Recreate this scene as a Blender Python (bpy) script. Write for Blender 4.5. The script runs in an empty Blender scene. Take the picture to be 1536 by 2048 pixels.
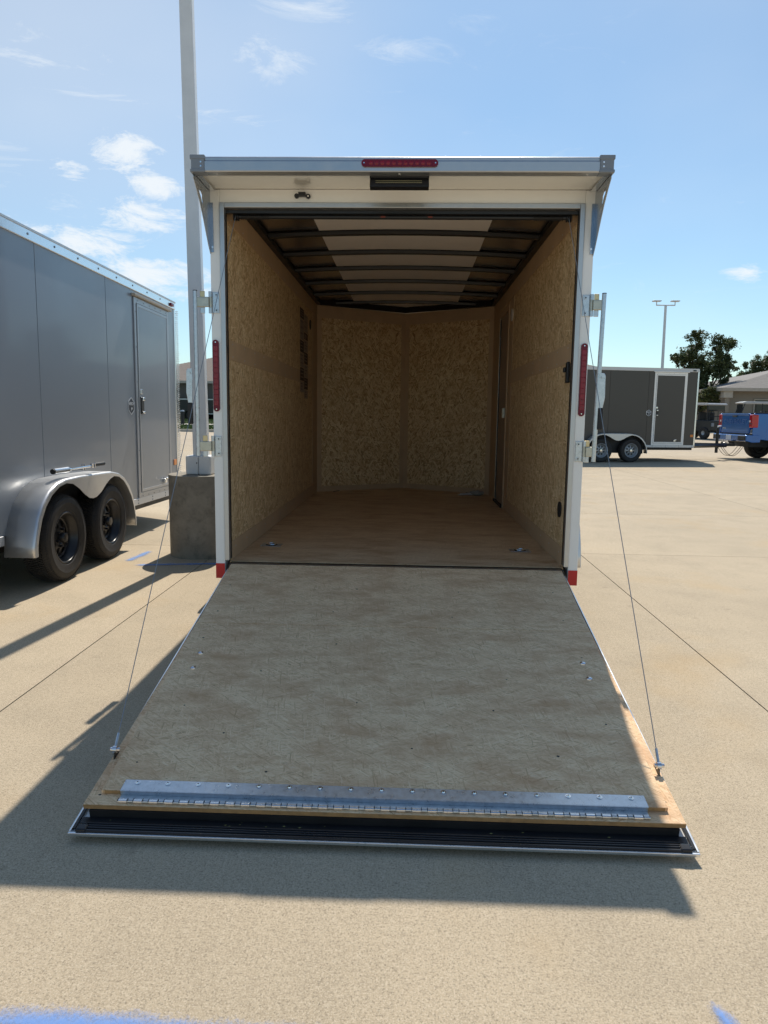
import bpy, bmesh, math, random
from mathutils import Vector, Matrix, noise
random.seed(7)
R = math.radians
sc = bpy.context.scene
COL = sc.collection

# ------------------------------------------------------------------ camera
cam_d = bpy.data.cameras.new('camera')
cam = bpy.data.objects.new('camera', cam_d); COL.objects.link(cam)
CAM = dict(loc=(0.072, -4.1017, 1.36), yaw=-0.0346, pitch=0.1401, roll=-0.0132, f=1420.0)
def cam_matrix(c):
    y, p, r = c['yaw'], c['pitch'], c['roll']
    fw = Vector((math.sin(y)*math.cos(p), math.cos(y)*math.cos(p), -math.sin(p)))
    rt = Vector((math.cos(y), -math.sin(y), 0)); dn = fw.cross(rt)
    r2 = math.cos(r)*rt + math.sin(r)*dn; d2 = -math.sin(r)*rt + math.cos(r)*dn
    m = Matrix((r2, -d2, -fw)).transposed().to_4x4(); m.translation = Vector(c['loc']); return m
cam.matrix_world = cam_matrix(CAM)
cam_d.sensor_fit = 'VERTICAL'; cam_d.sensor_height = 24.0
cam_d.lens = CAM['f']/2048.0*24.0
cam_d.clip_end = 3000; cam_d.clip_start = 0.05
sc.camera = cam

# ------------------------------------------------------------------ sky, sun, exposure
SUN = Vector((0.095, 1.0, 1.327)).normalized()
sun_el = math.asin(SUN.z); sun_az = math.atan2(SUN.x, SUN.y)
world = bpy.data.worlds.new("World"); sc.world = world; world.use_nodes = True
def build_world():
    nt = world.node_tree; nt.nodes.clear(); N = nt.nodes; L = nt.links
    out = N.new('ShaderNodeOutputWorld'); bg = N.new('ShaderNodeBackground'); bg.inputs[1].default_value = SKY_STRENGTH
    sky = N.new('ShaderNodeTexSky'); sky.sky_type = 'NISHITA'; sky.sun_disc = False
    sky.sun_elevation = sun_el; sky.sun_rotation = sun_az
    sky.altitude = 200; sky.air_density = 1.0; sky.dust_density = 0.7; sky.ozone_density = 1.0
    tc = N.new('ShaderNodeTexCoord')
    def vmath(op, a, b=None):
        n = N.new('ShaderNodeVectorMath'); n.operation = op
        L.new(a, n.inputs[0])
        if b is not None:
            if isinstance(b, (tuple, Vector)): n.inputs[1].default_value = b
            else: L.new(b, n.inputs[1])
        return n
    def m(op, a, b=None, c=None, clamp=False):
        n = N.new('ShaderNodeMath'); n.operation = op; n.use_clamp = clamp
        for i, v in enumerate((a, b, c)):
            if v is None: continue
            if isinstance(v, (int, float)): n.inputs[i].default_value = v
            else: L.new(v, n.inputs[i])
        return n.outputs[0]
    def fbm(scale, stretch, detail=6, rough=0.6, dist=0.0, off=(0, 0, 0)):
        mp = N.new('ShaderNodeMapping'); mp.inputs['Scale'].default_value = stretch; mp.inputs['Location'].default_value = off
        L.new(tc.outputs['Generated'], mp.inputs[0])
        n = N.new('ShaderNodeTexNoise'); n.inputs['Scale'].default_value = scale; n.inputs['Detail'].default_value = detail
        n.inputs['Roughness'].default_value = rough; n.inputs['Distortion'].default_value = dist
        L.new(mp.outputs[0], n.inputs['Vector']); return n.outputs['Fac']
    def ramp(v, a, b):
        n = N.new('ShaderNodeMapRange'); n.interpolation_type = 'SMOOTHSTEP'
        L.new(v, n.inputs[0]); n.inputs[1].default_value = a; n.inputs[2].default_value = b; return n.outputs[0]
    def blob(c, wx, wz):          # soft patch of sky round a direction, wider than tall
        d = vmath('SUBTRACT', tc.outputs['Generated'], Vector(c))
        s = vmath('MULTIPLY', d.outputs[0], (1/wx, 1/wx, 1/wz))
        ln = N.new('ShaderNodeVectorMath'); ln.operation = 'LENGTH'; L.new(s.outputs[0], ln.inputs[0])
        n = N.new('ShaderNodeMapRange'); n.interpolation_type = 'SMOOTHSTEP'
        L.new(ln.outputs['Value'], n.inputs[0]); n.inputs[1].default_value = 1.0; n.inputs[2].default_value = 0.0
        n.inputs[3].default_value = 0.0; n.inputs[4].default_value = 1.0
        return n.outputs[0]
    puffy = m('MULTIPLY_ADD', fbm(13.0, (1, 1, 2.3), 10, 0.72, 0.5, (1.7, .4, 5.2)), 2.1, -.55)
    wisp = fbm(8.0, (1.0, 1.0, 3.6), 11, 0.74, 1.1, (3, 1, 2))
    # cumulus: noise pushed up where a bank stands
    bank = None
    for c, wx, wz, k in (((-0.346, 0.893, 0.300), .075, .030, 1.0), ((-0.318, 0.905, 0.270), .060, .030, 1.0), ((-0.401, 0.874, 0.276), .035, .022, .7),
                      ((-0.345, 0.905, 0.240), .080, .034, 1.0), ((-0.390, 0.900, 0.202), .10, .026, .9), ((-0.335, 0.925, 0.172), .13, .030, 1.0),
                      ((-0.30, 0.94, 0.15), .16, .020, .8), ((0.399, 0.901, 0.172), .035, .016, .95), ((-.52, .83, .20), .14, .05, 1.0), ((.75, .62, .22), .20, .05, 1.0), ((-.9, -.2, .3), .4, .12, .9), ((.3, -.9, .25), .4, .12, .9), ((.9, -.3, .35), .3, .1, .9)):
        b = m('MULTIPLY', blob(c, wx*1.45, wz*1.6), k)
        bank = b if bank is None else m('MAXIMUM', bank, b)
    cum = ramp(m('ADD', puffy, m('MULTIPLY', bank, 0.80)), 0.80, 1.42)
    thin = None
    for c, wx, wz, k in (((-0.42, 0.82, 0.40), .22, .16, .85), ((-0.36, 0.86, 0.355), .19, .035, 1.0), ((-0.165, 0.896, 0.410), .10, .045, 1.0), ((-0.135, 0.886, 0.452), .14, .03, .9),
                      ((-0.24, 0.895, 0.35), .16, .025, .9), ((-.03, .90, .42), .09, .03, .7), ((-.5, .8, .25), .3, .2, .8), ((.1, .5, .85), .6, .3, .6), ((-.4, -.5, .7), .6, .3, .6)):
        b = m('MULTIPLY', blob(c, wx, wz), k)
        thin = b if thin is None else m('MAXIMUM', thin, b)
    cir = m('MULTIPLY', ramp(m('ADD', wisp, m('MULTIPLY', thin, 0.34)), 0.50, 1.12), 0.85)
    veil = m('MULTIPLY', ramp(fbm(1.6, (1, 1, 2.0), 4, .5), .45, .8), 0.16)
    haze_l = m('MULTIPLY', blob((-0.45, 0.80, 0.42), .55, .42), 0.42)
    tot = m('MAXIMUM', m('MAXIMUM', cum, cir), m('ADD', veil, haze_l))
    tot = m('MULTIPLY', tot, 0.92)
    # white cloud, a little brighter than the sky behind it
    tint = N.new('ShaderNodeMix'); tint.data_type = 'RGBA'; tint.blend_type = 'MULTIPLY'; tint.inputs[0].default_value = 1.0
    L.new(sky.outputs[0], tint.inputs[6]); tint.inputs[7].default_value = SKY_TINT
    mix = N.new('ShaderNodeMix'); mix.data_type = 'RGBA'
    L.new(tot, mix.inputs[0]); L.new(tint.outputs[2], mix.inputs[6]); mix.inputs[7].default_value = CLOUD
    L.new(mix.outputs[2], bg.inputs[0]); L.new(bg.outputs[0], out.inputs[0])
SKY_STRENGTH = 0.113
SKY_TINT = (0.79, 0.97, 1.02, 1)
CLOUD = (7.5, 7.9, 8.2, 1)
build_world()
sd = bpy.data.lights.new('sun', 'SUN'); sun = bpy.data.objects.new('sun', sd); COL.objects.link(sun)
sd.energy = 4.2; sd.angle = R(0.55); sd.color = (1.0, 0.93, 0.82)
sun.rotation_euler = SUN.to_track_quat('Z', 'Y').to_euler(); sun.location = (5, 10, 30)
vs = sc.view_settings; vs.view_transform = 'Standard'; vs.look = 'None'; vs.exposure = 0.10; vs.gamma = 1.0
vs.use_curve_mapping = False
sc.cycles.max_bounces = 8; sc.cycles.diffuse_bounces = 5; sc.cycles.glossy_bounces = 4
sc.cycles.transparent_max_bounces = 8

# ------------------------------------------------------------------ helpers
def new_mat(name):
    m = bpy.data.materials.new(name); m.use_nodes = True
    return m, m.node_tree, m.node_tree.nodes['Principled BSDF']
def simple(name, col, rough=0.5, metal=0.0, var=0.12, vscale=6.0, bump=0.0, bscale=80.0, coat=0.0, spec=0.5, dirt=None, dirt_amt=0.3):
    """base colour with slow tonal variation, fine wear and optional bump"""
    m, nt, b = new_mat(name); N = nt.nodes; L = nt.links
    g = N.new('ShaderNodeNewGeometry')
    n1 = N.new('ShaderNodeTexNoise'); n1.inputs['Scale'].default_value = vscale; n1.inputs['Detail'].default_value = 6; n1.inputs['Roughness'].default_value = .65
    L.new(g.outputs['Position'], n1.inputs['Vector'])
    cr = N.new('ShaderNodeMapRange'); cr.inputs[1].default_value = .3; cr.inputs[2].default_value = .7
    cr.inputs[3].default_value = 1-var; cr.inputs[4].default_value = 1+var; L.new(n1.outputs['Fac'], cr.inputs[0])
    mx = N.new('ShaderNodeVectorMath'); mx.operation = 'SCALE'; mx.inputs[0].default_value = col[:3]; L.new(cr.outputs[0], mx.inputs['Scale'])
    src = mx.outputs[0]
    if dirt:
        n3 = N.new('ShaderNodeTexNoise'); n3.inputs['Scale'].default_value = vscale*2.3; n3.inputs['Detail'].default_value = 8; n3.inputs['Roughness'].default_value = .7
        L.new(g.outputs['Position'], n3.inputs['Vector'])
        r3 = N.new('ShaderNodeMapRange'); r3.inputs[1].default_value = .5; r3.inputs[2].default_value = .75; r3.inputs[4].default_value = dirt_amt; L.new(n3.outputs['Fac'], r3.inputs[0])
        mm = N.new('ShaderNodeMix'); mm.data_type = 'RGBA'; L.new(r3.outputs[0], mm.inputs[0]); L.new(src, mm.inputs[6]); mm.inputs[7].default_value = (*dirt, 1); src = mm.outputs[2]
    L.new(src, b.inputs['Base Color'])
    rr = N.new('ShaderNodeMapRange'); rr.inputs[1].default_value = .3; rr.inputs[2].default_value = .7
    rr.inputs[3].default_value = max(.02, rough*.85); rr.inputs[4].default_value = min(1, rough*1.18)
    L.new(n1.outputs['Fac'], rr.inputs[0]); L.new(rr.outputs[0], b.inputs['Roughness'])
    b.inputs['Metallic'].default_value = metal; b.inputs['Coat Weight'].default_value = coat; b.inputs['Coat Roughness'].default_value = .08
    b.inputs['Specular IOR Level'].default_value = spec
    if bump:
        n2 = N.new('ShaderNodeTexNoise'); n2.inputs['Scale'].default_value = bscale; n2.inputs['Detail'].default_value = 4
        L.new(g.outputs['Position'], n2.inputs['Vector'])
        bp = N.new('ShaderNodeBump'); bp.inputs['Strength'].default_value = bump; bp.inputs['Distance'].default_value = .004
        L.new(n2.outputs['Fac'], bp.inputs['Height']); L.new(bp.outputs[0], b.inputs['Normal'])
    return m

def osb(name, pal, axis='X', L_=.085, W_=.018, main=0.0, wear=0.0, dark=0.5, rough=.75, tone=.30, fib=.55, stain=(.30, .18, .09), sscale=2.6):
    """pressed strands: three overlapping layers of long narrow cells, each layer lying at its own angle,
    each strand with its own tone and grain; dark bark slivers and soft staining on top"""
    m, nt, b = new_mat(name); N = nt.nodes; L = nt.links
    tc = N.new('ShaderNodeTexCoord')
    mp0 = N.new('ShaderNodeMapping'); L.new(tc.outputs['Object'], mp0.inputs[0])
    if axis == 'YZ': mp0.inputs['Rotation'].default_value = (0, R(90), 0)
    base = mp0.outputs[0]
    wn = N.new('ShaderNodeTexNoise'); wn.noise_dimensions = '2D'; wn.inputs['Scale'].default_value = 16; wn.inputs['Detail'].default_value = 2; L.new(base, wn.inputs['Vector'])
    wb = N.new('ShaderNodeVectorMath'); wb.operation = 'MULTIPLY_ADD'; L.new(wn.outputs['Color'], wb.inputs[0]); wb.inputs[1].default_value = (.012, .012, 0); L.new(base, wb.inputs[2])
    def mr(v, a, b_, c=0., d=1.):
        n = N.new('ShaderNodeMapRange'); L.new(v, n.inputs[0])
        for i, x in enumerate((a, b_, c, d)): n.inputs[i+1].default_value = x
        return n.outputs[0]
    def layer(ang, off, k=1.0):
        mp = N.new('ShaderNodeMapping'); mp.vector_type = 'TEXTURE'; mp.inputs['Rotation'].default_value = (0, 0, R(ang)+main); mp.inputs['Location'].default_value = (off, off*.7, 0); mp.inputs['Scale'].default_value = (L_*k, W_*k, 1)
        L.new(wb.outputs[0], mp.inputs[0])
        v = N.new('ShaderNodeTexVoronoi'); v.voronoi_dimensions = '2D'; v.inputs['Scale'].default_value = 1; L.new(mp.outputs[0], v.inputs['Vector'])
        sp = N.new('ShaderNodeSeparateColor'); L.new(v.outputs['Color'], sp.inputs[0])
        fm = N.new('ShaderNodeMapping'); fm.inputs['Scale'].default_value = (L_*k*14, W_*k*330, 1); L.new(mp.outputs[0], fm.inputs[0])
        f_ = N.new('ShaderNodeTexNoise'); f_.noise_dimensions = '2D'; f_.inputs['Scale'].default_value = .55; f_.inputs['Detail'].default_value = 4; f_.inputs['Roughness'].default_value = .75; L.new(fm.outputs[0], f_.inputs['Vector'])
        a = N.new('ShaderNodeMath'); a.operation = 'MULTIPLY_ADD'; L.new(sp.outputs[1], a.inputs[0]); a.inputs[1].default_value = tone; a.inputs[2].default_value = .5-tone*.5-fib*.5
        c = N.new('ShaderNodeMath'); c.operation = 'MULTIPLY_ADD'; L.new(f_.outputs['Fac'], c.inputs[0]); c.inputs[1].default_value = fib; L.new(a.outputs[0], c.inputs[2])
        return c.outputs[0], sp.outputs[2]
    t1, _ = layer(4, 0); t2, r2_ = layer(-27, 3.1); t3, r3_ = layer(38, 7.7, .85); t4, r4_ = layer(82, 11.3, .8)
    cur = t1
    for t_, r_, th in ((t2, r2_, .45), (t3, r3_, .62), (t4, r4_, .86)):
        g = N.new('ShaderNodeMath'); g.operation = 'GREATER_THAN'; L.new(r_, g.inputs[0]); g.inputs[1].default_value = th
        mx = N.new('ShaderNodeMix'); L.new(g.outputs[0], mx.inputs[0]); L.new(cur, mx.inputs[2]); L.new(t_, mx.inputs[3]); cur = mx.outputs[0]
    mixv = cur
    cr = N.new('ShaderNodeValToRGB'); el = cr.color_ramp.elements
    while len(el) < len(pal): el.new(.5)
    for e, p, colr in zip(el, [.22, .36, .48, .60, .76], pal): e.position = p; e.color = (*colr, 1)
    L.new(mixv, cr.inputs[0]); src = cr.outputs[0]
    mps = N.new('ShaderNodeMapping'); mps.vector_type = 'TEXTURE'; mps.inputs['Rotation'].default_value = (0, 0, main+.15); mps.inputs['Scale'].default_value = (L_*.42, W_*.5, 1); L.new(wb.outputs[0], mps.inputs[0])
    s1 = N.new('ShaderNodeTexNoise'); s1.noise_dimensions = '2D'; s1.inputs['Scale'].default_value = 1; s1.inputs['Detail'].default_value = 2; s1.inputs['Distortion'].default_value = 1.0; L.new(mps.outputs[0], s1.inputs['Vector'])
    mm = N.new('ShaderNodeMix'); mm.data_type = 'RGBA'; L.new(mr(s1.outputs['Fac'], .66, .73, 0, dark), mm.inputs[0]); L.new(src, mm.inputs[6]); mm.inputs[7].default_value = (pal[0][0]*.4, pal[0][1]*.33, pal[0][2]*.3, 1); src = mm.outputs[2]
    mpt = N.new('ShaderNodeMapping'); mpt.inputs['Scale'].default_value = (1, 2.5, 1); L.new(base, mpt.inputs[0])
    s2 = N.new('ShaderNodeTexNoise'); s2.noise_dimensions = '2D'; s2.inputs['Scale'].default_value = sscale; s2.inputs['Detail'].default_value = 7; s2.inputs['Roughness'].default_value = .72; L.new(mpt.outputs[0], s2.inputs['Vector'])
    m3 = N.new('ShaderNodeMix'); m3.data_type = 'RGBA'; L.new(mr(s2.outputs['Fac'], .42, .72, 0, wear), m3.inputs[0]); L.new(src, m3.inputs[6]); m3.inputs[7].default_value = (*stain, 1); src = m3.outputs[2]
    L.new(src, b.inputs['Base Color']); b.inputs['Roughness'].default_value = rough
    bp = N.new('ShaderNodeBump'); bp.inputs['Strength'].default_value = .3; bp.inputs['Distance'].default_value = .0012
    L.new(mixv, bp.inputs['Height']); L.new(bp.outputs[0], b.inputs['Normal'])
    return m

def concrete(name, base, dark, light, speck=1.0):
    m, nt, b = new_mat(name); N = nt.nodes; L = nt.links
    g = N.new('ShaderNodeNewGeometry'); P = g.outputs['Position']
    def nz(scale, det=2, rough=.6, stretch=None):
        src = P
        if stretch:
            mp = N.new('ShaderNodeMapping'); mp.inputs['Scale'].default_value = stretch; L.new(P, mp.inputs[0]); src = mp.outputs[0]
        n = N.new('ShaderNodeTexNoise'); n.inputs['Scale'].default_value = scale; n.inputs['Detail'].default_value = det; n.inputs['Roughness'].default_value = rough
        L.new(src, n.inputs['Vector']); return n.outputs['Fac']
    def mr(v, a, b_, c=0., d=1.):
        n = N.new('ShaderNodeMapRange'); L.new(v, n.inputs[0])
        for i, x in enumerate((a, b_, c, d)): n.inputs[i+1].default_value = x
        return n.outputs[0]
    def mix(f, A, B, blend='MIX'):
        n = N.new('ShaderNodeMix'); n.data_type = 'RGBA'; n.blend_type = blend
        if isinstance(f, float): n.inputs[0].default_value = f
        else: L.new(f, n.inputs[0])
        for i, v in ((6, A), (7, B)):
            if isinstance(v, tuple): n.inputs[i].default_value = (*v, 1)
            else: L.new(v, n.inputs[i])
        return n.outputs[2]
    big = nz(.35, 5, .6); mid = nz(2.1, 6, .65); brush = nz(3.0, 5, .6, (14, 1.2, 1))
    grain = nz(135, 4, .85); grain2 = nz(210, 3, .8)
    pale = tuple(c*1.16 for c in base)
    c1 = mix(mr(big, .35, .65), base, pale)
    c1 = mix(mr(mid, .46, .70, 0, .38), c1, dark)
    c1 = mix(mr(brush, .5, .75, 0, .14), c1, light)
    coarse = nz(48, 4, .8); c1 = mix(mr(coarse, .52, .66, 0, .45*speck), c1, dark); c1 = mix(mr(coarse, .46, .34, 0, .35*speck), c1, light)
    c1 = mix(mr(grain, .50, .64, 0, .75*speck), c1, (dark[0]*.40, dark[1]*.42, dark[2]*.42))
    c1 = mix(mr(grain2, .50, .62, 0, .65*speck), c1, light)
    warm = nz(.9, 4, .6)
    c1 = mix(mr(warm, .56, .72, 0, .34), c1, (base[0]*1.08, base[1]*.92, base[2]*.66))
    oi = N.new('ShaderNodeObjectInfo'); sv = mr(oi.outputs['Random'], 0, 1, .955, 1.045)
    vm_ = N.new('ShaderNodeVectorMath'); vm_.operation = 'SCALE'; L.new(c1, vm_.inputs[0]); L.new(sv, vm_.inputs['Scale']); c1 = vm_.outputs[0]
    spot = nz(7, 3, .5); c1 = mix(mr(spot, .70, .74, 0, .22), c1, (dark[0]*.6, dark[1]*.6, dark[2]*.6))
    L.new(c1, b.inputs['Base Color']); b.inputs['Roughness'].default_value = .88; b.inputs['Specular IOR Level'].default_value = .3
    bp = N.new('ShaderNodeBump'); bp.inputs['Strength'].default_value = .3; bp.inputs['Distance'].default_value = .0012
    L.new(grain, bp.inputs['Height']); L.new(bp.outputs[0], b.inputs['Normal'])
    return m

def spray(name, col):
    """aerosol marking paint: grains of paint thinning out to the strip's edges"""
    m, nt, b = new_mat(name); N = nt.nodes; L = nt.links
    b.inputs['Base Color'].default_value = (*col, 1); b.inputs['Roughness'].default_value = .8
    at = N.new('ShaderNodeAttribute'); at.attribute_name = 'dens'
    g = N.new('ShaderNodeNewGeometry')
    n = N.new('ShaderNodeTexNoise'); n.inputs['Scale'].default_value = 130; n.inputs['Detail'].default_value = 5; n.inputs['Roughness'].default_value = .8; L.new(g.outputs['Position'], n.inputs['Vector'])
    n2 = N.new('ShaderNodeTexNoise'); n2.inputs['Scale'].default_value = 9; n2.inputs['Detail'].default_value = 4; L.new(g.outputs['Position'], n2.inputs['Vector'])
    a = N.new('ShaderNodeMath'); a.operation = 'MULTIPLY_ADD'; L.new(n2.outputs['Fac'], a.inputs[0]); a.inputs[1].default_value = .5; L.new(n.outputs['Fac'], a.inputs[2])
    s = N.new('ShaderNodeMath'); s.operation = 'ADD'; L.new(a.outputs[0], s.inputs[0]); L.new(at.outputs['Fac'], s.inputs[1])
    r = N.new('ShaderNodeMapRange'); L.new(s.outputs[0], r.inputs[0]); r.inputs[1].default_value = .96; r.inputs[2].default_value = 1.42; r.inputs[4].default_value = .72
    L.new(r.outputs[0], b.inputs['Alpha'])
    return m

class MB:
    def __init__(s): s.v = []; s.f = []
    def add(s, vs, fs):
        o = len(s.v); s.v += [tuple(v) for v in vs]; s.f += [tuple(i+o for i in f) for f in fs]; return s
    def box(s, x0, x1, y0, y1, z0, z1, M=None):
        vs = [Vector((x, y, z)) for z in (z0, z1) for y in (y0, y1) for x in (x0, x1)]
        if M is not None: vs = [M @ v for v in vs]
        return s.add(vs, [(0, 2, 3, 1), (4, 5, 7, 6), (0, 1, 5, 4), (2, 6, 7, 3), (0, 4, 6, 2), (1, 3, 7, 5)])
    def tube(s, pts, r, n=10, caps=True, r2=None):
        pts = [Vector(p) for p in pts]; rings = []
        for i, p in enumerate(pts):
            d = (pts[min(i+1, len(pts)-1)]-pts[max(i-1, 0)]).normalized()
            up = Vector((0, 0, 1)) if abs(d.z) < .9 else Vector((0, 1, 0))
            a = d.cross(up).normalized(); b = d.cross(a).normalized()
            rr = r if not isinstance(r, (list, tuple)) else r[i]
            rings.append([p+a*math.cos(t)*rr+b*math.sin(t)*rr for t in [2*math.pi*k/n for k in range(n)]])
        vs = [v for rg in rings for v in rg]; fs = []
        for i in range(len(pts)-1):
            for k in range(n):
                fs.append((i*n+k, i*n+(k+1) % n, (i+1)*n+(k+1) % n, (i+1)*n+k))
        if caps: fs.append(tuple(range(n))[::-1]); fs.append(tuple((len(pts)-1)*n+k for k in range(n)))
        return s.add(vs, fs)
    def cyl(s, c, axis, r, h, n=16, r2=None):
        c = Vector(c); d = Vector({'X': (1, 0, 0), 'Y': (0, 1, 0), 'Z': (0, 0, 1)}[axis]) if isinstance(axis, str) else Vector(axis).normalized()
        return s.tube([c, c+d*h], [r, r if r2 is None else r2], n)
    def prism(s, poly, M, h):
        """poly in 2D (u,v); M maps (u,v,w); thickness 0..h along w"""
        n = len(poly)
        vs = [M @ Vector((u, v, 0)) for u, v in poly]+[M @ Vector((u, v, h)) for u, v in poly]
        fs = [tuple(range(n))[::-1], tuple(range(n, 2*n))]+[(i, (i+1) % n, n+(i+1) % n, n+i) for i in range(n)]
        return s.add(vs, fs)
    def lathe(s, prof, M, n=40, close=False):
        """prof (r, a): radius and distance along the axis (local X)"""
        vs = []; k = len(prof)
        for j in range(n):
            t = 2*math.pi*j/n
            for r, a in prof: vs.append(M @ Vector((a, r*math.cos(t), r*math.sin(t))))
        fs = []
        for j in range(n):
            for i in range(k-1+(1 if close else 0)):
                i2 = (i+1) % k
                fs.append((j*k+i, j*k+i2, ((j+1) % n)*k+i2, ((j+1) % n)*k+i))
        return s.add(vs, fs)
    def mesh(s, name, m=None, smooth=False, ang=35):
        me = bpy.data.meshes.new(name); me.from_pydata(s.v, [], s.f)
        bm = bmesh.new(); bm.from_mesh(me)
        bmesh.ops.recalc_face_normals(bm, faces=bm.faces)
        big = [f for f in bm.faces if len(f.verts) > 4]
        if big: bmesh.ops.triangulate(bm, faces=big)
        if smooth:
            for f in bm.faces: f.smooth = True
            for e in bm.edges:
                if len(e.link_faces) == 2 and e.calc_face_angle(0) > R(ang): e.smooth = False
        bm.to_mesh(me); bm.free()
        if m: me.materials.append(m)
        return me
    def build(s, name, m, parent=None, bevel=0, smooth=False, label=None, ang=35, seg=2):
        me = s.mesh(name, m, smooth, ang)
        return link(name, me, parent, bevel, label, seg)
def link(name, me, parent=None, bevel=0, label=None, seg=2):
    o = bpy.data.objects.new(name, me); COL.objects.link(o)
    if parent is not None: o.parent = parent
    if bevel:
        b = o.modifiers.new('bevel', 'BEVEL'); b.width = bevel; b.segments = seg; b.limit_method = 'ANGLE'; b.angle_limit = R(40)
    if label: o['label'] = label
    return o
def thing(name, label, cat, loc=(0, 0, 0), rotz=0, group=None):
    o = bpy.data.objects.new(name, None); COL.objects.link(o); o.location = loc; o.rotation_euler = (0, 0, rotz)
    o.empty_display_size = .1
    return tag(o, label, cat, group)
def tag(o, label, cat, group=None):
    o['label'] = label; o['category'] = cat
    if group: o['group'] = group
    return o
def box(name, m, parent, x0, x1, y0, y1, z0, z1, bevel=0.0, label=None):
    return MB().box(x0, x1, y0, y1, z0, z1).build(name, m, parent, bevel, label=label)
def struct(o): o['kind'] = 'structure'; return o
def rep(o, n_parent, loc):
    c = o.copy(); COL.objects.link(c); c.parent = n_parent; c.location = loc; return c
def FR(origin, u, v):
    """matrix whose local x,y run along u,v and z is their cross product"""
    u = Vector(u).normalized(); v = Vector(v).normalized(); w = u.cross(v)
    m = Matrix((u, v, w)).transposed().to_4x4(); m.translation = Vector(origin); return m
def text_obj(name, body, size, m, parent, M, extrude=.0006, bold=0.0, shear=0.0, align='CENTER', xs=1.0):
    cu = bpy.data.curves.new(name, 'FONT'); cu.body = body; cu.size = size; cu.extrude = extrude; cu.offset = bold; cu.shear = shear
    cu.align_x = align; cu.align_y = 'CENTER'
    t = bpy.data.objects.new('tmp', cu); COL.objects.link(t)
    dg = bpy.context.evaluated_depsgraph_get(); me = bpy.data.meshes.new_from_object(t.evaluated_get(dg))
    bpy.data.objects.remove(t)
    me.transform(M @ Matrix.Diagonal((xs, 1, 1, 1))); me.materials.clear(); me.materials.append(m); me.name = name
    return link(name, me, parent)
def plate_with_holes(name, outer, holes, thick, M, m, parent):
    cu = bpy.data.curves.new(name, 'CURVE'); cu.dimensions = '2D'; cu.fill_mode = 'BOTH'; cu.extrude = thick/2
    for poly in [outer]+holes:
        sp = cu.splines.new('POLY'); sp.points.add(len(poly)-1); sp.use_cyclic_u = True
        for p, (x, y) in zip(sp.points, poly): p.co = (x, y, 0, 1)
    t = bpy.data.objects.new('tmp', cu); COL.objects.link(t)
    dg = bpy.context.evaluated_depsgraph_get(); me = bpy.data.meshes.new_from_object(t.evaluated_get(dg))
    bpy.data.objects.remove(t)
    me.transform(M); me.materials.clear(); me.materials.append(m)
    return link(name, me, parent)

# ------------------------------------------------------------------ materials
M_conc = concrete('broomed_concrete', (.465, .375, .26), (.29, .235, .165), (.70, .60, .45))
M_conc_far = concrete('far_concrete', (.455, .37, .265), (.30, .245, .18), (.60, .52, .41), .6)
M_joint = simple('joint_dirt', (.07, .06, .05), .95)
M_block = simple('cast_concrete', (.29, .26, .21), .9, var=.25, vscale=5, bump=.5, bscale=90, dirt=(.10, .095, .08), dirt_amt=.7)
M_white = simple('white_paint', (.86, .855, .83), .22, var=.02, coat=.6)
M_whitepole = simple('pole_paint', (.72, .73, .73), .45, var=.05)
M_alu = simple('mill_aluminium', (.50, .51, .52), .36, .9, var=.05, vscale=12)
M_alu_b = simple('bright_aluminium', (.80, .81, .82), .22, .95, var=.04, vscale=20)
M_alu_m = simple('matte_aluminium', (.60, .61, .62), .5, .6, var=.06)
M_alu_d = simple('dull_aluminium', (.42, .43, .45), .4, .7, var=.05)
M_steel_d = simple('polished_bracket', (.36, .40, .45), .22, .9, var=.05)
M_galv = simple('galvanised_steel', (.54, .58, .62), .30, .85, var=.16, vscale=45)
M_zinc = simple('yellow_zinc', (.50, .49, .42), .35, .75, var=.15, vscale=30)
M_keeper = simple('brass_keeper', (.70, .56, .32), .35, .7, var=.1)
M_cap = simple('cast_grey_plastic', (.22, .25, .29), .45, var=.05)
M_black = simple('black_rubber', (.013, .013, .014), .55, var=.2)
M_blackp = simple('black_powdercoat', (.010, .010, .011), .38, var=.1)
M_seal = simple('glossy_seal_rubber', (.014, .014, .016), .22, var=.1)
M_blackg = simple('black_gloss', (.012, .012, .014), .34, var=.1)
M_tyre = simple('tyre_rubber', (.024, .022, .021), .7, var=.22, vscale=14, dirt=(.07, .058, .045), dirt_amt=.25, bump=.2)
M_red_lens = simple('red_lens', (.15, .003, .020), .28, var=.08, spec=.35)
M_red_lens2 = simple('red_lens_facet', (.24, .004, .018), .2, var=.3, vscale=60)
M_reflect = simple('red_reflective_tape', (.60, .015, .015), .4)
M_clip = simple('dull_red_clip', (.20, .035, .015), .5)
M_orange = simple('amber_marker', (.75, .25, .05), .3)
M_chrome = simple('chrome', (.75, .75, .76), .12, 1.0, var=.02)
M_grey = simple('grey_skin', (.25, .275, .31), .40, .25, var=.02, vscale=1.2, coat=.3)
M_charcoal = simple('charcoal_skin', (.068, .061, .053), .42, .1, var=.03, vscale=2, coat=.15)
M_fender = simple('fender_metal', (.68, .685, .69), .36, .75, var=.035, vscale=4)
M_fender_w = simple('pale_fender', (.62, .62, .61), .35, .5, var=.05)
M_steelwheel = simple('silver_wheel', (.38, .39, .40), .4, .5)
M_roofskin = simple('bare_roof_metal', (.50, .46, .43), .22, .95, var=.08, vscale=3)
M_liner = simple('roof_liner', (.88, .82, .77), .8, var=.03)
M_osb_wall = osb('osb_wall', [(.26, .13, .05), (.50, .32, .155), (.68, .47, .25), (.80, .60, .35), (.92, .75, .50)], 'YZ', .060, .012, .15, .30, .9, tone=.32, stain=(.48, .29, .14))
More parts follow.
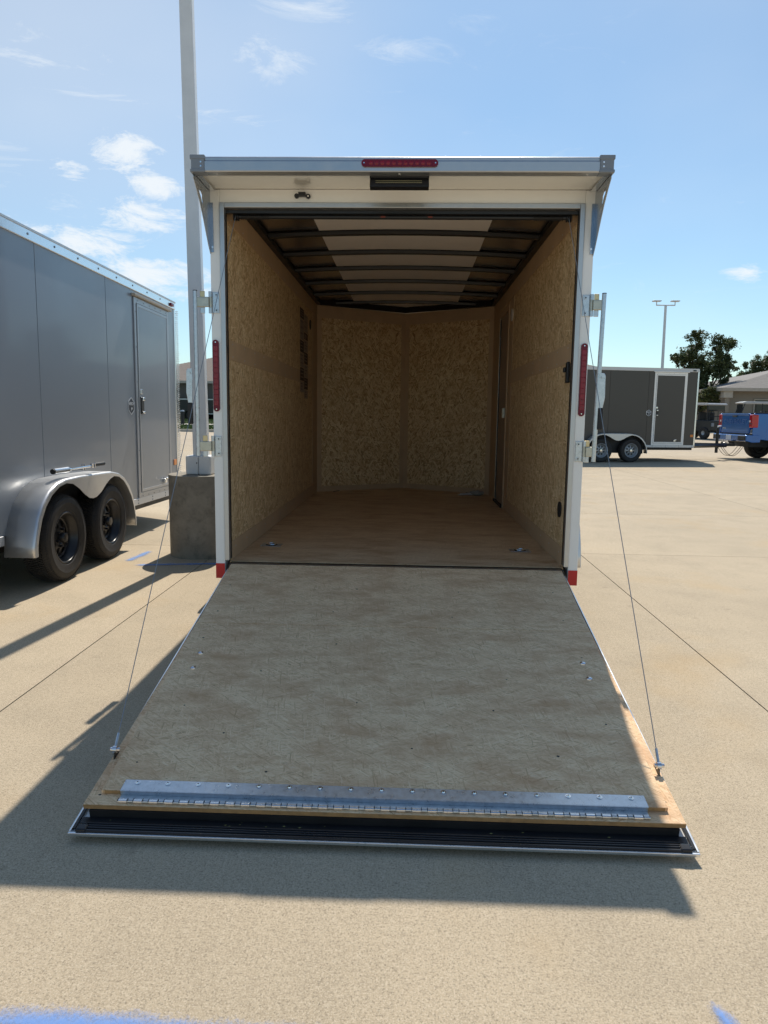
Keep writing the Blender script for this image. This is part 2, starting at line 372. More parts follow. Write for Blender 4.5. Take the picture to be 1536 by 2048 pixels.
M_osb_front = osb('osb_front', [(.24, .12, .045), (.48, .30, .14), (.68, .47, .25), (.82, .62, .36), (.94, .78, .52)], 'X', .060, .013, 1.45, .30, .9, tone=.34, stain=(.50, .29, .13))
M_osb_ramp = osb('osb_ramp', [(.27, .145, .065), (.66, .42, .225), (.88, .60, .345), (.96, .69, .425), (.98, .77, .52)], 'X', .060, .0055, 0, .75, .45, tone=.15, fib=.74, stain=(.58, .31, .15), sscale=3.6)
M_osb_floor = osb('osb_floor', [(.42, .25, .12), (.60, .40, .22), (.70, .49, .29), (.76, .56, .35), (.82, .63, .42)], 'X', .16, .010, 0, .8, .4, rough=.5, tone=.14, fib=.55, stain=(.42, .22, .09))
M_ply = simple('brown_ply', (.55, .375, .225), .7, var=.1, vscale=5)
M_plyedge = simple('board_edge', (.42, .24, .10), .85, var=.25, vscale=30, bump=.4)
M_inner_door = simple('inner_door', (.36, .26, .19), .6)
M_stk_w = simple('sticker_pale', (.33, .25, .19), .7)
M_stk_d = simple('sticker_dark', (.07, .035, .03), .7)
M_stk_p = simple('sticker_print', (.16, .10, .08), .7)
M_navy = simple('badge_navy', (.012, .018, .035), .35)
M_badge = simple('badge_silver', (.62, .66, .70), .3)
M_blue_paint = spray('blue_spray', (.17, .36, .80))
M_roof_b = simple('shingle_roof', (.235, .195, .165), .95, var=.22, vscale=3)
M_wall_b = simple('tan_siding', (.27, .235, .19), .9, var=.06)
M_wall_dk = simple('taupe_siding', (.125, .115, .095), .9, var=.08)
M_trim_b = simple('beige_trim', (.42, .38, .32), .8)
M_glass_dk = simple('dark_glass', (.02, .022, .025), .08, var=.02)
M_grass = simple('mown_grass', (.10, .135, .035), .95, var=.35, vscale=14)
M_walk = concrete('walk', (.42, .39, .33), (.32, .29, .24), (.55, .52, .46), .5)
M_bark = simple('bark', (.07, .055, .04), .95, var=.3, vscale=8)
def leaf_mat(name, a, b_):
    m, nt, b = new_mat(name); N = nt.nodes; L = nt.links
    g = N.new('ShaderNodeNewGeometry'); n = N.new('ShaderNodeTexNoise'); n.inputs['Scale'].default_value = 1.1; n.inputs['Detail'].default_value = 4
    L.new(g.outputs['Position'], n.inputs['Vector'])
    at = N.new('ShaderNodeMath'); at.operation = 'MULTIPLY_ADD'; L.new(g.outputs['Random Per Island'], at.inputs[0]); at.inputs[1].default_value = .55; L.new(n.outputs['Fac'], at.inputs[2])
    r = N.new('ShaderNodeMapRange'); L.new(at.outputs[0], r.inputs[0]); r.inputs[1].default_value = .4; r.inputs[2].default_value = 1.1
    mx = N.new('ShaderNodeMix'); mx.data_type = 'RGBA'; L.new(r.outputs[0], mx.inputs[0]); mx.inputs[6].default_value = (*a, 1); mx.inputs[7].default_value = (*b_, 1)
    L.new(mx.outputs[2], b.inputs['Base Color']); b.inputs['Roughness'].default_value = .55
    tr = N.new('ShaderNodeBsdfTranslucent'); L.new(mx.outputs[2], tr.inputs[0]); ms = N.new('ShaderNodeMixShader'); ms.inputs[0].default_value = .3
    L.new(b.outputs[0], ms.inputs[1]); L.new(tr.outputs[0], ms.inputs[2]); L.new(ms.outputs[0], N['Material Output'].inputs[0])
    return m
M_leaf = leaf_mat('oak_leaf', (.042, .062, .020), (.115, .14, .052))
M_leaf2 = leaf_mat('pale_leaf', (.06, .075, .02), (.14, .15, .05))
M_truck = simple('blue_truck_paint', (.008, .125, .43), .22, .35, var=.03, coat=1.0)
M_taill = simple('truck_lens', (.50, .006, .02), .12, coat=.8)
M_white_l = simple('white_lens', (.75, .7, .68), .2)
M_plate = simple('licence_plate', (.55, .6, .68), .4)
M_cartwhite = simple('cart_roof', (.42, .43, .44), .4)
M_cartgrey = simple('cart_grey', (.22, .24, .27), .4)
M_clear = None

# ------------------------------------------------------------------ setting: ground, slabs, verges
def ground_z(y): return -0.014 if y < 23 else -0.014+(y-23)*.0125 if y < 75 else -0.014+52*.0125
gm = MB()
ys = [-60, -20, 0, 10, 23, 30, 40, 50, 60, 75, 120, 400, 1500]; xs = [-900, -200, -60, -20, 0, 20, 60, 200, 900]
for y in ys:
    for x in xs: gm.v.append((x, y, ground_z(y)))
for j in range(len(ys)-1):
    for i in range(len(xs)-1):
        a = j*len(xs)+i; gm.f.append((a, a+1, a+1+len(xs), a+len(xs)))
lot = gm.build('parking_lot', M_conc_far, smooth=True); struct(lot)
# cast slabs with open joints; the joint bed is a thin dark sheet below them
jb = box('joint_bed', M_joint, lot, -19.5, 31.6, -8.0, 24.0, -.0105, -.0095)
SX, SY = 3.515, 3.05
XS0, YS0 = -1.75, 2.85
slab = MB().box(0.004, SX-.004, 0.004, SY-.004, -.009, 0).mesh('concrete_slab', M_conc)
ys_j = [-9.4, -6.35, -3.30, -.25, 2.85, 5.9, 8.45, 11.2, 14.2, 17.2, 20.2, 23.2]
YL = [-8.0, -3.9, 2.85, 5.75, 8.45, 11.2, 14.3, 17.4, 20.5, 23.6]
meshes = {}
for j in range(len(YL)-1):
    y0, y1 = YL[j], YL[j+1]
    me = MB().box(0.0035, SX-.0035, .0035, y1-y0-.0035, -.009, 0).mesh('concrete_slab', M_conc)
    for i in range(-5, 9):
        o = bpy.data.objects.new('concrete_slab', me); COL.objects.link(o); o.parent = lot
        o.location = (XS0+i*SX, y0, 0)
# spray-paint marks
def paint(pts, widths, parent=lot, z=.004):
    n = 7; vs = []; fs = []; dens = []
    pts = [Vector((p[0], p[1], 0)) for p in pts]
    m = len(pts)
    for i, p in enumerate(pts):
        d = (pts[min(i+1, m-1)]-pts[max(i-1, 0)]).normalized(); nn = Vector((-d.y, d.x, 0))
        for k in range(n):
            t = k/(n-1)*2-1; vs.append(p+nn*t*widths[i]+Vector((0, 0, z)))
            end = 0 if i in (0, m-1) else 1
            dens.append(((1-abs(t))*.85-.16)*end if end else 0.0)
    for i in range(m-1):
        for k in range(n-1): fs.append((i*n+k, i*n+k+1, (i+1)*n+k+1, (i+1)*n+k))
    me = bpy.data.meshes.new('paint_mark'); me.from_pydata([tuple(v) for v in vs], [], fs); me.materials.append(M_blue_paint)
    a = me.attributes.new('dens', 'FLOAT', 'POINT')
    for i, v in enumerate(dens): a.data[i].value = v
    return link('paint_mark', me, parent)
paint([(-2.6, -2.73), (-2.4, -2.73), (-1.5, -2.72), (-.9, -2.72), (-.5, -2.725), (-.2, -2.735), (.3, -2.745), (.6, -2.75)], [.06, .085, .085, .082, .078, .07, .055, .03])
paint([(.80, -2.56), (.808, -2.62), (.83, -2.72), (.86, -2.85), (.87, -2.95)], [.03, .045, .06, .07, .06])
paint([(.55, -2.80), (.66, -2.75), (.78, -2.74), (.95, -2.76), (1.1, -2.80)], [.02, .05, .055, .05, .02])
paint([(-2.46, 2.03), (-2.44, 2.10), (-2.42, 2.3), (-2.41, 2.5), (-2.41, 2.56)], [.06, .09, .085, .075, .05])
paint([(-2.36, 1.90), (-2.25, 1.92), (-2.0, 1.97), (-1.7, 2.02), (-1.3, 2.08), (-1.1, 2.1)], [.05, .085, .09, .095, .09, .06])
# far verge on the left: kerb, grass, walk, grass
kz = lambda y: ground_z(y)
k = MB(); k.box(-90, 2, 34.8, 35.05, kz(35)-.05, kz(35)+.14); kb = struct(k.build('kerb', M_walk, bevel=.02))
def strip(name, m, y0, y1, dz, dens=None):
    s = MB(); s.add([(-90, y0, ground_z(y0)+dz), (2, y0, ground_z(y0)+dz), (2, y1, ground_z(y1)+dz), (-90, y1, ground_z(y1)+dz)], [(0, 1, 2, 3)])
    return s.build(name, m)
struct(strip('verge_soil', M_grass, 35.05, 42.5, .11)); struct(strip('sidewalk', M_walk, 42.5, 44.6, .13)); struct(strip('lawn_soil', M_grass, 44.6, 62, .11))
def grass_blades(name, x0, x1, y0, y1, n, dz):
    s = MB()
    for _ in range(n):
        x = random.uniform(x0, x1); y = random.uniform(y0, y1); z = ground_z(y)+dz; a = random.random()*6.3; h = random.uniform(.05, .12)
        dx, dy = math.cos(a)*.03, math.sin(a)*.03
        s.add([(x-dx, y-dy, z), (x+dx, y+dy, z), (x+random.uniform(-.04, .04), y+random.uniform(-.04, .04), z+h)], [(0, 1, 2)])
    o = s.build(name, M_grass); o['kind'] = 'stuff'; o['label'] = 'short green mown grass beside the far sidewalk'; return o
grass_blades('grass', -26, -8, 35.1, 42.4, 9000, .11); grass_blades('grass', -26, -8, 44.7, 56, 8000, .11)

# ------------------------------------------------------------------ buildings
def hip_building(name, label, x0, x1, y0, y1, zb, ze, zr, wall, roofm, trim=M_trim_b, over=.7):
    t = thing(name, label, 'building', (0, 0, 0))
    n_s = max(4, int((ze-zb)/.28)); s = MB()
    box('wall', wall, t, x0+over, x1-over, y0+over, y1-over, zb-.1, ze)
    for k in range(n_s):   # siding courses, one lap over the next
        z = zb+k*(ze-zb)/n_s
        s.add([(x0+over, y0+over-.03, z), (x1-over, y0+over-.03, z), (x1-over, y0+over-.004, z+(ze-zb)/n_s), (x0+over, y0+over-.004, z+(ze-zb)/n_s)], [(0, 1, 2, 3)])
        s.add([(x0+over, y0+over-.004, z), (x1-over, y0+over-.004, z), (x1-over, y0+over-.03, z), (x0+over, y0+over-.03, z)], [(0, 1, 2, 3)])
    so = s.build('siding', wall, t); so['kind'] = 'stuff'
    h = (y1-y0)/2
    rf = MB().add([(x0, y0, ze), (x1, y0, ze), (x1, y1, ze), (x0, y1, ze), (x0+h, y0+h, zr), (x1-h, y0+h, zr)],
                  [(0, 1, 5, 4), (1, 2, 5), (2, 3, 4, 5), (3, 0, 4), (0, 3, 2, 1)]).build('roof', roofm, t)
    box('fascia', trim, t, x0-.02, x1+.02, y0-.04, y0-.002, ze-.20, ze+.02); box('fascia', trim, t, x0-.04, x0-.002, y0, y1, ze-.20, ze+.02)
    # shingle courses
    cs = MB(); nrow = 34
    for k in range(nrow):
        a = k/nrow; y = y0+h*a; z = ze+(zr-ze)*a
        cs.add([(x0+h*a, y-.01, z+.012), (x1-h*a, y-.01, z+.012), (x1-h*a, y+.02, z+.030), (x0+h*a, y+.02, z+.030)], [(0, 1, 2, 3)])
    c = cs.build('shingle_course', roofm, rf); c['kind'] = 'stuff'
    return t
gz = ground_z(60)
bl = hip_building('office_building', 'long low building with brown shingle hip roof and taupe siding beyond the grass verge', -27.9, 24.2, 59.3, 77, gz, 3.86, 6.7, M_wall_dk, M_roof_b, M_trim_b)
gz2 = ground_z(45)
br = hip_building('brick_house', 'beige brick building with grey hip roof at the right edge behind the blue truck', 21.0, 46, 45, 62, gz2, 3.25, 5.25, M_wall_b, simple('grey_shingle', (.26, .24, .22), .95, var=.2, vscale=3), M_trim_b, .9)
box('gable_box', M_trim_b, br, 21.15, 21.75, 45.1, 45.9, 2.60, 3.2, .02)
box('porch_column', M_wall_b, br, 21.3, 21.6, 45.2, 45.5, gz2, 2.6, .02)
for x in (24.2, 27.5, 31):
    f = box('window', M_trim_b, br, x-.7, x+.7, 45.80, 45.865, gz2+.9, gz2+2.3, .01)
    box('pane', M_glass_dk, f, x-.62, x+.62, 45.78, 45.797, gz2+.98, gz2+2.22)
# bollard
bt = thing('bollard', 'dark bollard with a pale cap standing on the far grass verge', 'bollard', (-15.3, 43.8, ground_z(44)+.1))
MB().cyl((0, 0, 0), 'Z', .13, .86, 20).build('post', M_black, bt, .01, True)
MB().cyl((0, 0, .862), 'Z', .14, .09, 20, .11).build('cap', M_alu_m, bt, .01, True)

# ------------------------------------------------------------------ trees
def tree(label, base, lobes, leafm, nleaf, lsize, seed, name='oak_tree', trunk_r=.22):
    rnd = random.Random(seed); t = thing(name, label, 'tree', base)
    B = Vector(base); w = MB(); top = Vector((sum(l[0] for l in lobes)/len(lobes), sum(l[1] for l in lobes)/len(lobes), min(l[2] for l in lobes)))-B
    fork = Vector((top.x*.7, top.y*.7, max(.8, top.z*.75)))
    w.tube([(0, 0, 0), fork*.5+Vector((.05, 0, 0)), fork], [trunk_r, trunk_r*.75, trunk_r*.6], 10)
    lf = MB(); tot = sum(l[3]**2 for l in lobes)
    for (x, y, z, r) in lobes:
        c = Vector((x, y, z))-B; mid = fork.lerp(c, .5)+Vector((rnd.uniform(-.15, .15), rnd.uniform(-.15, .15), rnd.uniform(-.1, .2)))
        w.tube([fork, mid, c], [trunk_r*.4, trunk_r*.22, trunk_r*.1], 6)
        subs = []
        for _ in range(int(9+r*10)):
            d = Vector((rnd.gauss(0, 1), rnd.gauss(0, 1), rnd.gauss(0, 1))).normalized()
            sc_ = c+d*r*rnd.uniform(.35, .95); subs.append((sc_, r*rnd.uniform(.16, .34)))
            w.tube([mid.lerp(c, .6), sc_], [trunk_r*.07, .012], 4, False)
        for _ in range(int(nleaf*r*r/tot)):
            s0, sr = subs[rnd.randrange(len(subs))]
            p = s0+Vector((rnd.gauss(0, .5), rnd.gauss(0, .5), rnd.gauss(0, .42)))*sr*1.15
            u = Vector((rnd.gauss(0, 1), rnd.gauss(0, 1), rnd.gauss(0, .6))).normalized(); v = u.orthogonal().normalized()
            v = (Matrix.Rotation(rnd.random()*6.28, 3, u) @ v)
            s_ = lsize*rnd.uniform(.6, 1.3)
            lf.add([p-u*s_, p+v*s_*.45, p+u*s_, p-v*s_*.45], [(0, 1, 2, 3)])
    w.build('trunk', M_bark, t, smooth=True); c = lf.build('crown', leafm, t)
    return t
tree('dark oak tree with two crowns rising behind the charcoal trailer', (21.6, 50.2, ground_z(50)), [
    (20.95, 50, 6.75, .80), (20.75, 50.3, 5.75, 1.0), (19.95, 50, 5.45, .55), (19.45, 50.2, 5.6, .36), (22.0, 50, 4.9, 1.15), (22.9, 49.8, 6.0, 1.0),
    (22.7, 50, 6.75, .62), (23.45, 50, 6.6, .45), (23.7, 50.1, 4.95, .48), (23.1, 50, 4.35, .62), (21.2, 50, 3.9, 1.05), (21.4, 50.4, 4.7, 1.1), (20.6, 50, 3.4, .9), (21.9, 50, 3.2, .8), (21.3, 50, 2.3, 1.0)], M_leaf, 30000, .085, 3)
tree('dark oak tree at the right edge behind the beige brick building', (30.3, 64.3, ground_z(60)), [
    (31.0, 64, 5.3, 1.0), (32.3, 64, 6.1, 1.0), (33.4, 64, 6.5, 1.1), (30.2, 64, 4.8, .6), (31.8, 64, 4.7, .9), (33.5, 64, 4.6, 1.4), (35, 64, 6.2, 1.5), (34.6, 64, 7.2, .9), (29.9, 64, 3.9, .6)], M_leaf, 24000, .10, 5)
tree('small pale green tree beneath the oak behind the utility cart', (20.6, 46.2, ground_z(46)), [
    (20.45, 46, 3.0, .50), (21.0, 46.1, 2.85, .46), (20.1, 46, 2.6, .5), (20.8, 46, 2.2, .6)], M_leaf2, 7000, .07, 9, 'small_tree', .09)
for i, (x, y) in enumerate(((23.5, 54), (26.8, 57), (18.5, 57))):
    tree(('leafy tree filling the gap behind the oak trunk', 'leafy tree hidden low behind the brick building roof', 'low leafy tree just behind the charcoal trailer nose')[i], (x, y, ground_z(y)), [(x, y, 2.4, 1.0), (x-.9, y, 1.8, .9), (x+.8, y, 1.7, .9), (x, y, 1.2, 1.0)], M_leaf, 8000, .10, 20+i, 'leafy_tree', .12)

# ------------------------------------------------------------------ far light pole and near light pole
def lamp_heads(t, z, m, span=.9):
    MB().tube([(-span*.85, 0, z), (span*.85, 0, z)], .05, 8).build('cross_arm', m, t, smooth=True)
    for s in (-1, 1):
        MB().tube([(s*span*.83, 0, z), (s*span*.83, 0, z+.30)], .045, 8).build('riser', m, t, smooth=True)
        MB().box(s*span*.83-.36, s*span*.83+.36, -.22, .22, z+.30, z+.40).build('lamp_head', M_alu_m, t, .04)
fp = thing('light_pole', 'tall slim parking lot light pole with two lamp heads far behind the charcoal trailer', 'light pole', (21.98, 60, ground_z(60)))
MB().tube([(0.12, 0, 0), (0, 0, 10.3)], [.15, .11], 8).build('shaft', M_whitepole, fp, smooth=True)
lamp_heads(fp, 10.35, M_whitepole, .95)
np_ = thing('light_pole', 'white square light pole on a round concrete base between the two near trailers', 'light pole', (-1.875, 2.5, 0))
def sq(c, w, a=0): return [(c[0]+w*math.cos(a+math.pi/4+k*math.pi/2), c[1]+w*math.sin(a+math.pi/4+k*math.pi/2), c[2]) for k in range(4)]
s = MB(); A = sq((0, 0, .80), .093, .10); B = sq((-.085, .0, 9.0), .060, .10)
s.add(A+B, [(0, 1, 2, 3), (7, 6, 5, 4)]+[(i, (i+1) % 4, 4+(i+1) % 4, 4+i) for i in range(4)]).build('shaft', M_whitepole, np_, .008)
bp_ = MB(); bp_.cyl((0, 0, -.01), 'Z', .305, .77, 64); bo = bp_.build('concrete_base', M_block, np_, .018, True)
for s_ in (-1, 1):
    box('base_cover', M_whitepole, np_, (-.118 if s_ < 0 else .0015), (-.0015 if s_ < 0 else .118), -.118, .118, .762, .935, .012)
MB().cyl((-.012, -.119, .87), 'Y', .006, -.003, 10).build('screw_hole', M_black, np_)
t = lamp_heads(np_, 8.9, M_whitepole, .9)

# ------------------------------------------------------------------ wheels and fenders
def wheel(parent, c, side, rimm, r=.345, w=.20, holes=8, name='wheel', rim_r=.195):
    """side +1: outer face toward +X"""
    we = bpy.data.objects.new(name, None); COL.objects.link(we); we.parent = parent; we.location = c
    M = Matrix.Scale(side, 4, Vector((1, 0, 0)))
    h = w/2
    prof = [(rim_r, -h*.80), (rim_r+.02, -h*.98), (r*.78, -h*1.06), (r*.90, -h*1.0), (r*.960, -h*.84), (r*.968, -h*.72), (r*.968, h*.72), (r*.960, h*.84), (r*.905, h*1.0), (r*.90, h*1.02), (r*.80, h*1.07), (r*.79, h*1.055), (r*.70, h*1.04), (rim_r+.02, h*.98), (rim_r+.012, h*.90), (rim_r, h*.80)]
    t = MB(); t.lathe(prof, M, 72)
    for k in range(96):      # tread blocks, staggered across five ribs
        for j, (a0, a1) in enumerate(((-.98, -.62), (-.56, -.22), (-.16, .16), (.22, .56), (.62, .98))):
            tt = 2*math.pi*(k+(.5 if j % 2 else 0))/96; dt = 2*math.pi/96*.29
            sk = .012*(1 if j in (1, 3) else -1)
            rr0 = r*.965; rr1 = r*1.0 if abs(j-2) < 2 else r*.985
            vs = []
            for rr in (rr0, rr1):
                for (aa, tq) in ((a0, tt-dt-sk), (a1, tt-dt+sk), (a1, tt+dt+sk), (a0, tt+dt-sk)):
                    rc = rr-(.012*r/.34 if abs(aa) > .9 else 0)
                    vs.append(M @ Vector((aa*h, rc*math.cos(tq), rc*math.sin(tq))))
            t.add(vs, [(0, 1, 2, 3), (4, 5, 6, 7), (0, 1, 5, 4), (1, 2, 6, 5), (2, 3, 7, 6), (3, 0, 4, 7)])
    t.build('tyre', M_tyre, we, smooth=True, ang=30)
    rm = MB()
    rm.lathe([(rim_r+.012, h*.92), (rim_r+.006, h*.96), (rim_r-.004, h*.92), (rim_r-.012, h*.70), (rim_r-.028, h*.50), (rim_r-.034, h*.25), (rim_r-.045, h*.18)], M, 56)
    rm.lathe([(rim_r, -h*.8), (rim_r-.02, -h*.5), (rim_r-.034, h*.1)], M, 40)
    # disc with oval windows
    r1, r2, r3, r4 = rim_r-.045, rim_r-.062, rim_r-.105, .055
    n = holes*8; vs = []; fs = []
    for k in range(n):
        a = 2*math.pi*k/n
        ph = (k % 8)/8.0; e = abs(ph-.5)*2
        for rr, ax in ((r1, .18), (r2, .26), (r3, .42), (r4, .44), (.042, .34)):
            if rr == r2: rr = r2-(.016*(1-e)*0)+(.010*(1-e*e)) - .005
            if rr == r3: rr = r3-(.010*(1-e*e)) + .006
            vs.append(M @ Vector((ax*h, rr*math.cos(a), rr*math.sin(a))))
    for k in range(n):
        for i in range(4):
            if i == 1 and 2 <= (k % 8) <= 5: continue
            fs.append((k*5+i, k*5+i+1, ((k+1) % n)*5+i+1, ((k+1) % n)*5+i))
    rm.add(vs, fs); rm.build('rim', rimm, we, smooth=True, ang=40)
    MB().lathe([(0.0001, h*.1), (rim_r-.03, h*.1)], M, 24).build('brake_drum', M_black, we)
    hb = MB(); hb.lathe([(.042, h*.30), (.040, h*.78), (.034, h*.86), (.0001, h*.88)], M, 24); hb.build('hub_cap', M_blackg if rimm is M_blackg else M_chrome, we, smooth=True)
    for k in range(6):
        a = 2*math.pi*k/6+.3
        MB().lathe([(.010, h*.40), (.010, h*.60), (.006, h*.68), (.0001, h*.69)], M @ Matrix.Translation((0, .068*math.cos(a), .068*math.sin(a))), 6).build('lug_nut', M_blackg if rimm is M_blackg else M_blackp, we)
    return we
F_OUT = [(-.955, .30), (-.945, .38), (-.92, .46), (-.875, .575), (-.80, .675), (-.70, .755), (-.58, .805), (-.44, .828), (-.2, .835), (.2, .832), (.42, .828), (.58, .802), (.70, .755), (.80, .68), (.88, .58), (.93, .46), (.955, .36), (.96, .26)]
F_IN = [(.938, .26), (.925, .36), (.895, .46), (.845, .56), (.76, .655), (.67, .725), (.57, .768), (.46, .783), (.37, .765), (.28, .725), (.18, .668), (.09, .635), (.02, .628), (-.05, .638), (-.13, .675), (-.23, .735), (-.33, .78), (-.44, .795), (-.55, .778), (-.67, .725), (-.765, .65), (-.835, .555), (-.88, .45), (-.902, .38), (-.905, .30)]
def fender(parent, x_in, x_out, yc, m, s=1.0):
    """teardrop tandem fender: rolled top skin and a face with two wheel openings"""
    sg = 1 if x_out > x_in else -1
    out = [(yc+y*s, z) for y, z in F_OUT]; inn = [(yc+y*s, z) for y, z in F_IN]
    b = MB(); n = len(out)
    # centre of curvature for rolling the edge inward
    rows = []
    for (dx, di) in ((None, 0), (.022, 0), (.012, .002), (.004, .006), (0, .013)):
        row = []
        for i, (y, z) in enumerate(out):
            p0 = Vector(out[max(i-1, 0)]); p1 = Vector(out[min(i+1, n-1)]); d = (p1-p0).normalized(); nn = Vector((d.y, -d.x))
            x = x_in if dx is None else x_out-sg*dx
            row.append((x, y+nn.x*di, z+nn.y*di))
        rows.append(row)
    vs = [v for r_ in rows for v in r_]; fs = []
    for r_ in range(len(rows)-1):
        for i in range(n-1): fs.append((r_*n+i, r_*n+i+1, (r_+1)*n+i+1, (r_+1)*n+i))
    b.add(vs, fs)
    face = [(y, z) for (_, y, z) in rows[-1]]+inn
    o = b.build('fender', m, parent, smooth=True, ang=50)
    fo = MB().add([(x_out, y, z) for y, z in face], [tuple(range(len(face)))]).build('fender_face', m, o)
    s2 = fo.modifiers.new('thick', 'SOLIDIFY'); s2.thickness = .002
    sol = o.modifiers.new('thick', 'SOLIDIFY'); sol.thickness = .003
    # flat black sheet over the body skin, painting in the shade under the arch
    arc = [(yc+y*s*.97, z-.015) for y, z in F_OUT]
    MB().add([(x_in+sg*.004, y, z) for y, z in arc], [tuple(range(len(arc)))]).build('wheel_well_shade', M_black, parent)
    return o

# ------------------------------------------------------------------ enclosed trailer (grey left, charcoal right, black far): local +Y forward, right side at X=0
def hexpoly(w, h): return [(0, h/2), (w/2, h*.26), (w/2, -h*.26), (0, -h/2), (-w/2, -h*.26), (-w/2, h*.26)]
def trailer(name, label, loc, rotz, tilt, skin, fendm, rimm, y_rear, y_front, yc, door, seams, zt=2.70, zb=.40, detail=True, tongue=False, group='enclosed trailers', W=2.13, dz=lambda y: 0.0, ws=.435):
    t = thing(name, label, 'trailer', loc, rotz, group)
    b = bpy.data.objects.new('body_shell', None)
    t.rotation_euler = (tilt, 0, rotz)
    nose = .62
    # core
    c = MB(); pl = [(-W+.02, y_rear+.01), (-.022, y_rear+.01), (-.022, y_front), (-W/2, y_front+nose), (-W+.02, y_front)]
    c.prism(pl, Matrix.Translation((0, 0, zb+.03)), zt-zb-.04); c.build('body', skin, t)
    rl = [(-W, y_rear), (0.006, y_rear), (0.006, y_front), (-W/2, y_front+nose+.02), (-W, y_front)]
    MB().prism(rl, Matrix.Translation((0, 0, zt-.005)), .012).build('roof', M_alu_m, t)
    ed = [y_rear]+seams+[y_front]
    for a, b2 in zip(ed[:-1], ed[1:]):
        box('side_panel', skin, t, -.02, 0, a+.003, b2-.003, zb+.065, zt-.085, .0025)
        box('far_side_panel', skin, t, -W, -W+.018, a+.003, b2-.003, zb+.065, zt-.085)
    for side, x0, x1 in ((1, -.02, .014), (-1, -W-.012, -W+.02)):
        r_ = MB(); r_.box(x0, x1, y_rear, y_front, zt-.088, zt); o = r_.build('top_rail', M_alu_b if detail else M_alu_m, t, .006)
        lip = box('rail_lip', M_alu_m, o, (x1 if side > 0 else x0-.006), (x1+.006 if side > 0 else x0), y_rear, y_front, zt-.012, zt+.004)
        if side > 0 and detail:
            sm = MB().cyl((0, 0, 0), 'X', .009, .004, 8).mesh('screw', M_cap)
            y = y_front-.12
            while y > y_rear:
                q = link('screw', sm, o); q.location = (x1, y, zt-.045); y -= .405
    rb = MB(); ya, yb = yc-.95, yc+.955
    for a, b2 in ((y_rear, ya-.002), (yb, y_front)):
        o = box('bottom_rail', M_alu_m, t, -.02, .010, a, b2, zb, zb+.07, .004)
        sm = MB().cyl((0, 0, 0), 'X', .008, .004, 8).mesh('screw', M_cap)
        y = b2-.08
        while y > a:
            for zz in (.018, .050):
                q = link('screw', sm, o); q.location = (.010, y, zb+zz)
            y -= .42
    # front corner post and nose guard with raised diamonds
    box('corner_post', M_alu_b, t, -.01, .010, y_front-.035, y_front+.012, zb+.03, zt-.03, .004)
    g = MB(); g.prism([(.0, y_front+.014), (.008, y_front+.014), (-W/2+.008, y_front+nose+.03), (-W/2, y_front+nose+.01)], Matrix.Translation((0, 0, zb+.03)), 1.2 if not detail else zt-zb-.1)
    if detail:
        z = zb+.05
        while z < zt-.1:
            for q in range(2):
                g.box(.004, .009+random.uniform(0, .007), y_front+.02+q*.05, y_front+.06+q*.05, z+q*.012, z+.012+q*.012)
            z += .024
    g.build('stone_guard', M_alu_b, t)
    box('front_frame', M_black, t, -W+.1, -.1, y_rear+.1, y_front, zb-.08, zb+.03)
    for yy in (-.435, .435): box('axle', M_black, t, -W-.05, .05, yc+yy*ws/.435-.04, yc+yy*ws/.435+.04, .28, .36)
    # door
    if door:
        d0, d1, z0, z1 = door
        w = .055
        fr = MB(); fr.box(0.001, .014, d0, d0+w, z0, z1); fr.box(0.001, .014, d1-w, d1, z0, z1); fr.box(0.001, .013, d0+w, d1-w, z1-w, z1); fr.box(0.001, .013, d0+w, d1-w, z0, z0+w)
        fr.build('door_frame', M_alu_d if detail else M_white, t, .002)
        leaf = box('door', skin, t, .001, .018, d0+w+.012, d1-w-.012, z0+w+.012, z1-w-.012, .002)
        e = MB(); a0, a1, b0, b1 = d0+w+.006, d1-w-.006, z0+w+.006, z1-w-.006
        for bb in ((a0, a0+.022, b0, b1), (a1-.022, a1, b0, b1)): e.box(.012, .022, bb[0], bb[1], bb[2], bb[3])
        for bb in ((a0+.022, a1-.022, b0, b0+.03), (a0+.022, a1-.022, b1-.03, b1)): e.box(.012, .0215, bb[0], bb[1], bb[2], bb[3])
        e.build('door_edge', M_alu_d if detail else M_white, leaf, .001)
        dc = box('drip_cap', M_zinc if False else M_trim_b if detail else M_white, t, .001, .045, d0-.04, d1+.04, z1+.005, z1+.03, .004)
        sm = MB().cyl((0, 0, 0), 'X', .006, .003, 8).mesh('screw', M_cap)
        for k in range(6):
            q = link('screw', sm, leaf); q.location = (.014, d0+.1+k*(d1-d0-.2)/5, z1-.03)
            if detail:
                q = link('screw', sm, leaf); q.location = (.014, d0+.1+k*(d1-d0-.2)/5, z0+.018)
                q = link('screw', sm, leaf); q.location = (.0145, d0+.028, z0+.15+k*.36)
        lz = 1.46
        latch = MB().box(.018, .034, d0+w+.03, d0+w+.11, lz-.11, lz+.07).build('door_latch', M_blackg, leaf, .012)
        MB().box(.034, .050, d0+w+.045, d0+w+.095, lz+.03, lz+.066).build('latch_top', M_alu_b, latch, .006)
        MB().box(.034, .050, d0+w+.045, d0+w+.095, lz-.105, lz-.08).build('latch_foot', M_alu_b, latch, .006)
        MB().box(.019, .028, d0+w+.035, d0+w+.085, lz+.10, lz+.15).build('deadbolt', M_alu_b, leaf, .004)
        db = MB().box(.018, .05, d1-w-.28, d1-w-.22, z0+w+.05, z0+w+.10); db.box(.03, .065, d1-w-.265, d1-w-.20, z0+w+.09, z0+w+.115); db.build('door_holdback', M_alu_b, leaf, .006)
        # badge
        by, bz = d0-.125, 1.43
        M_ = FR((.0015, by, bz), (0, 1, 0), (0, 0, 1))
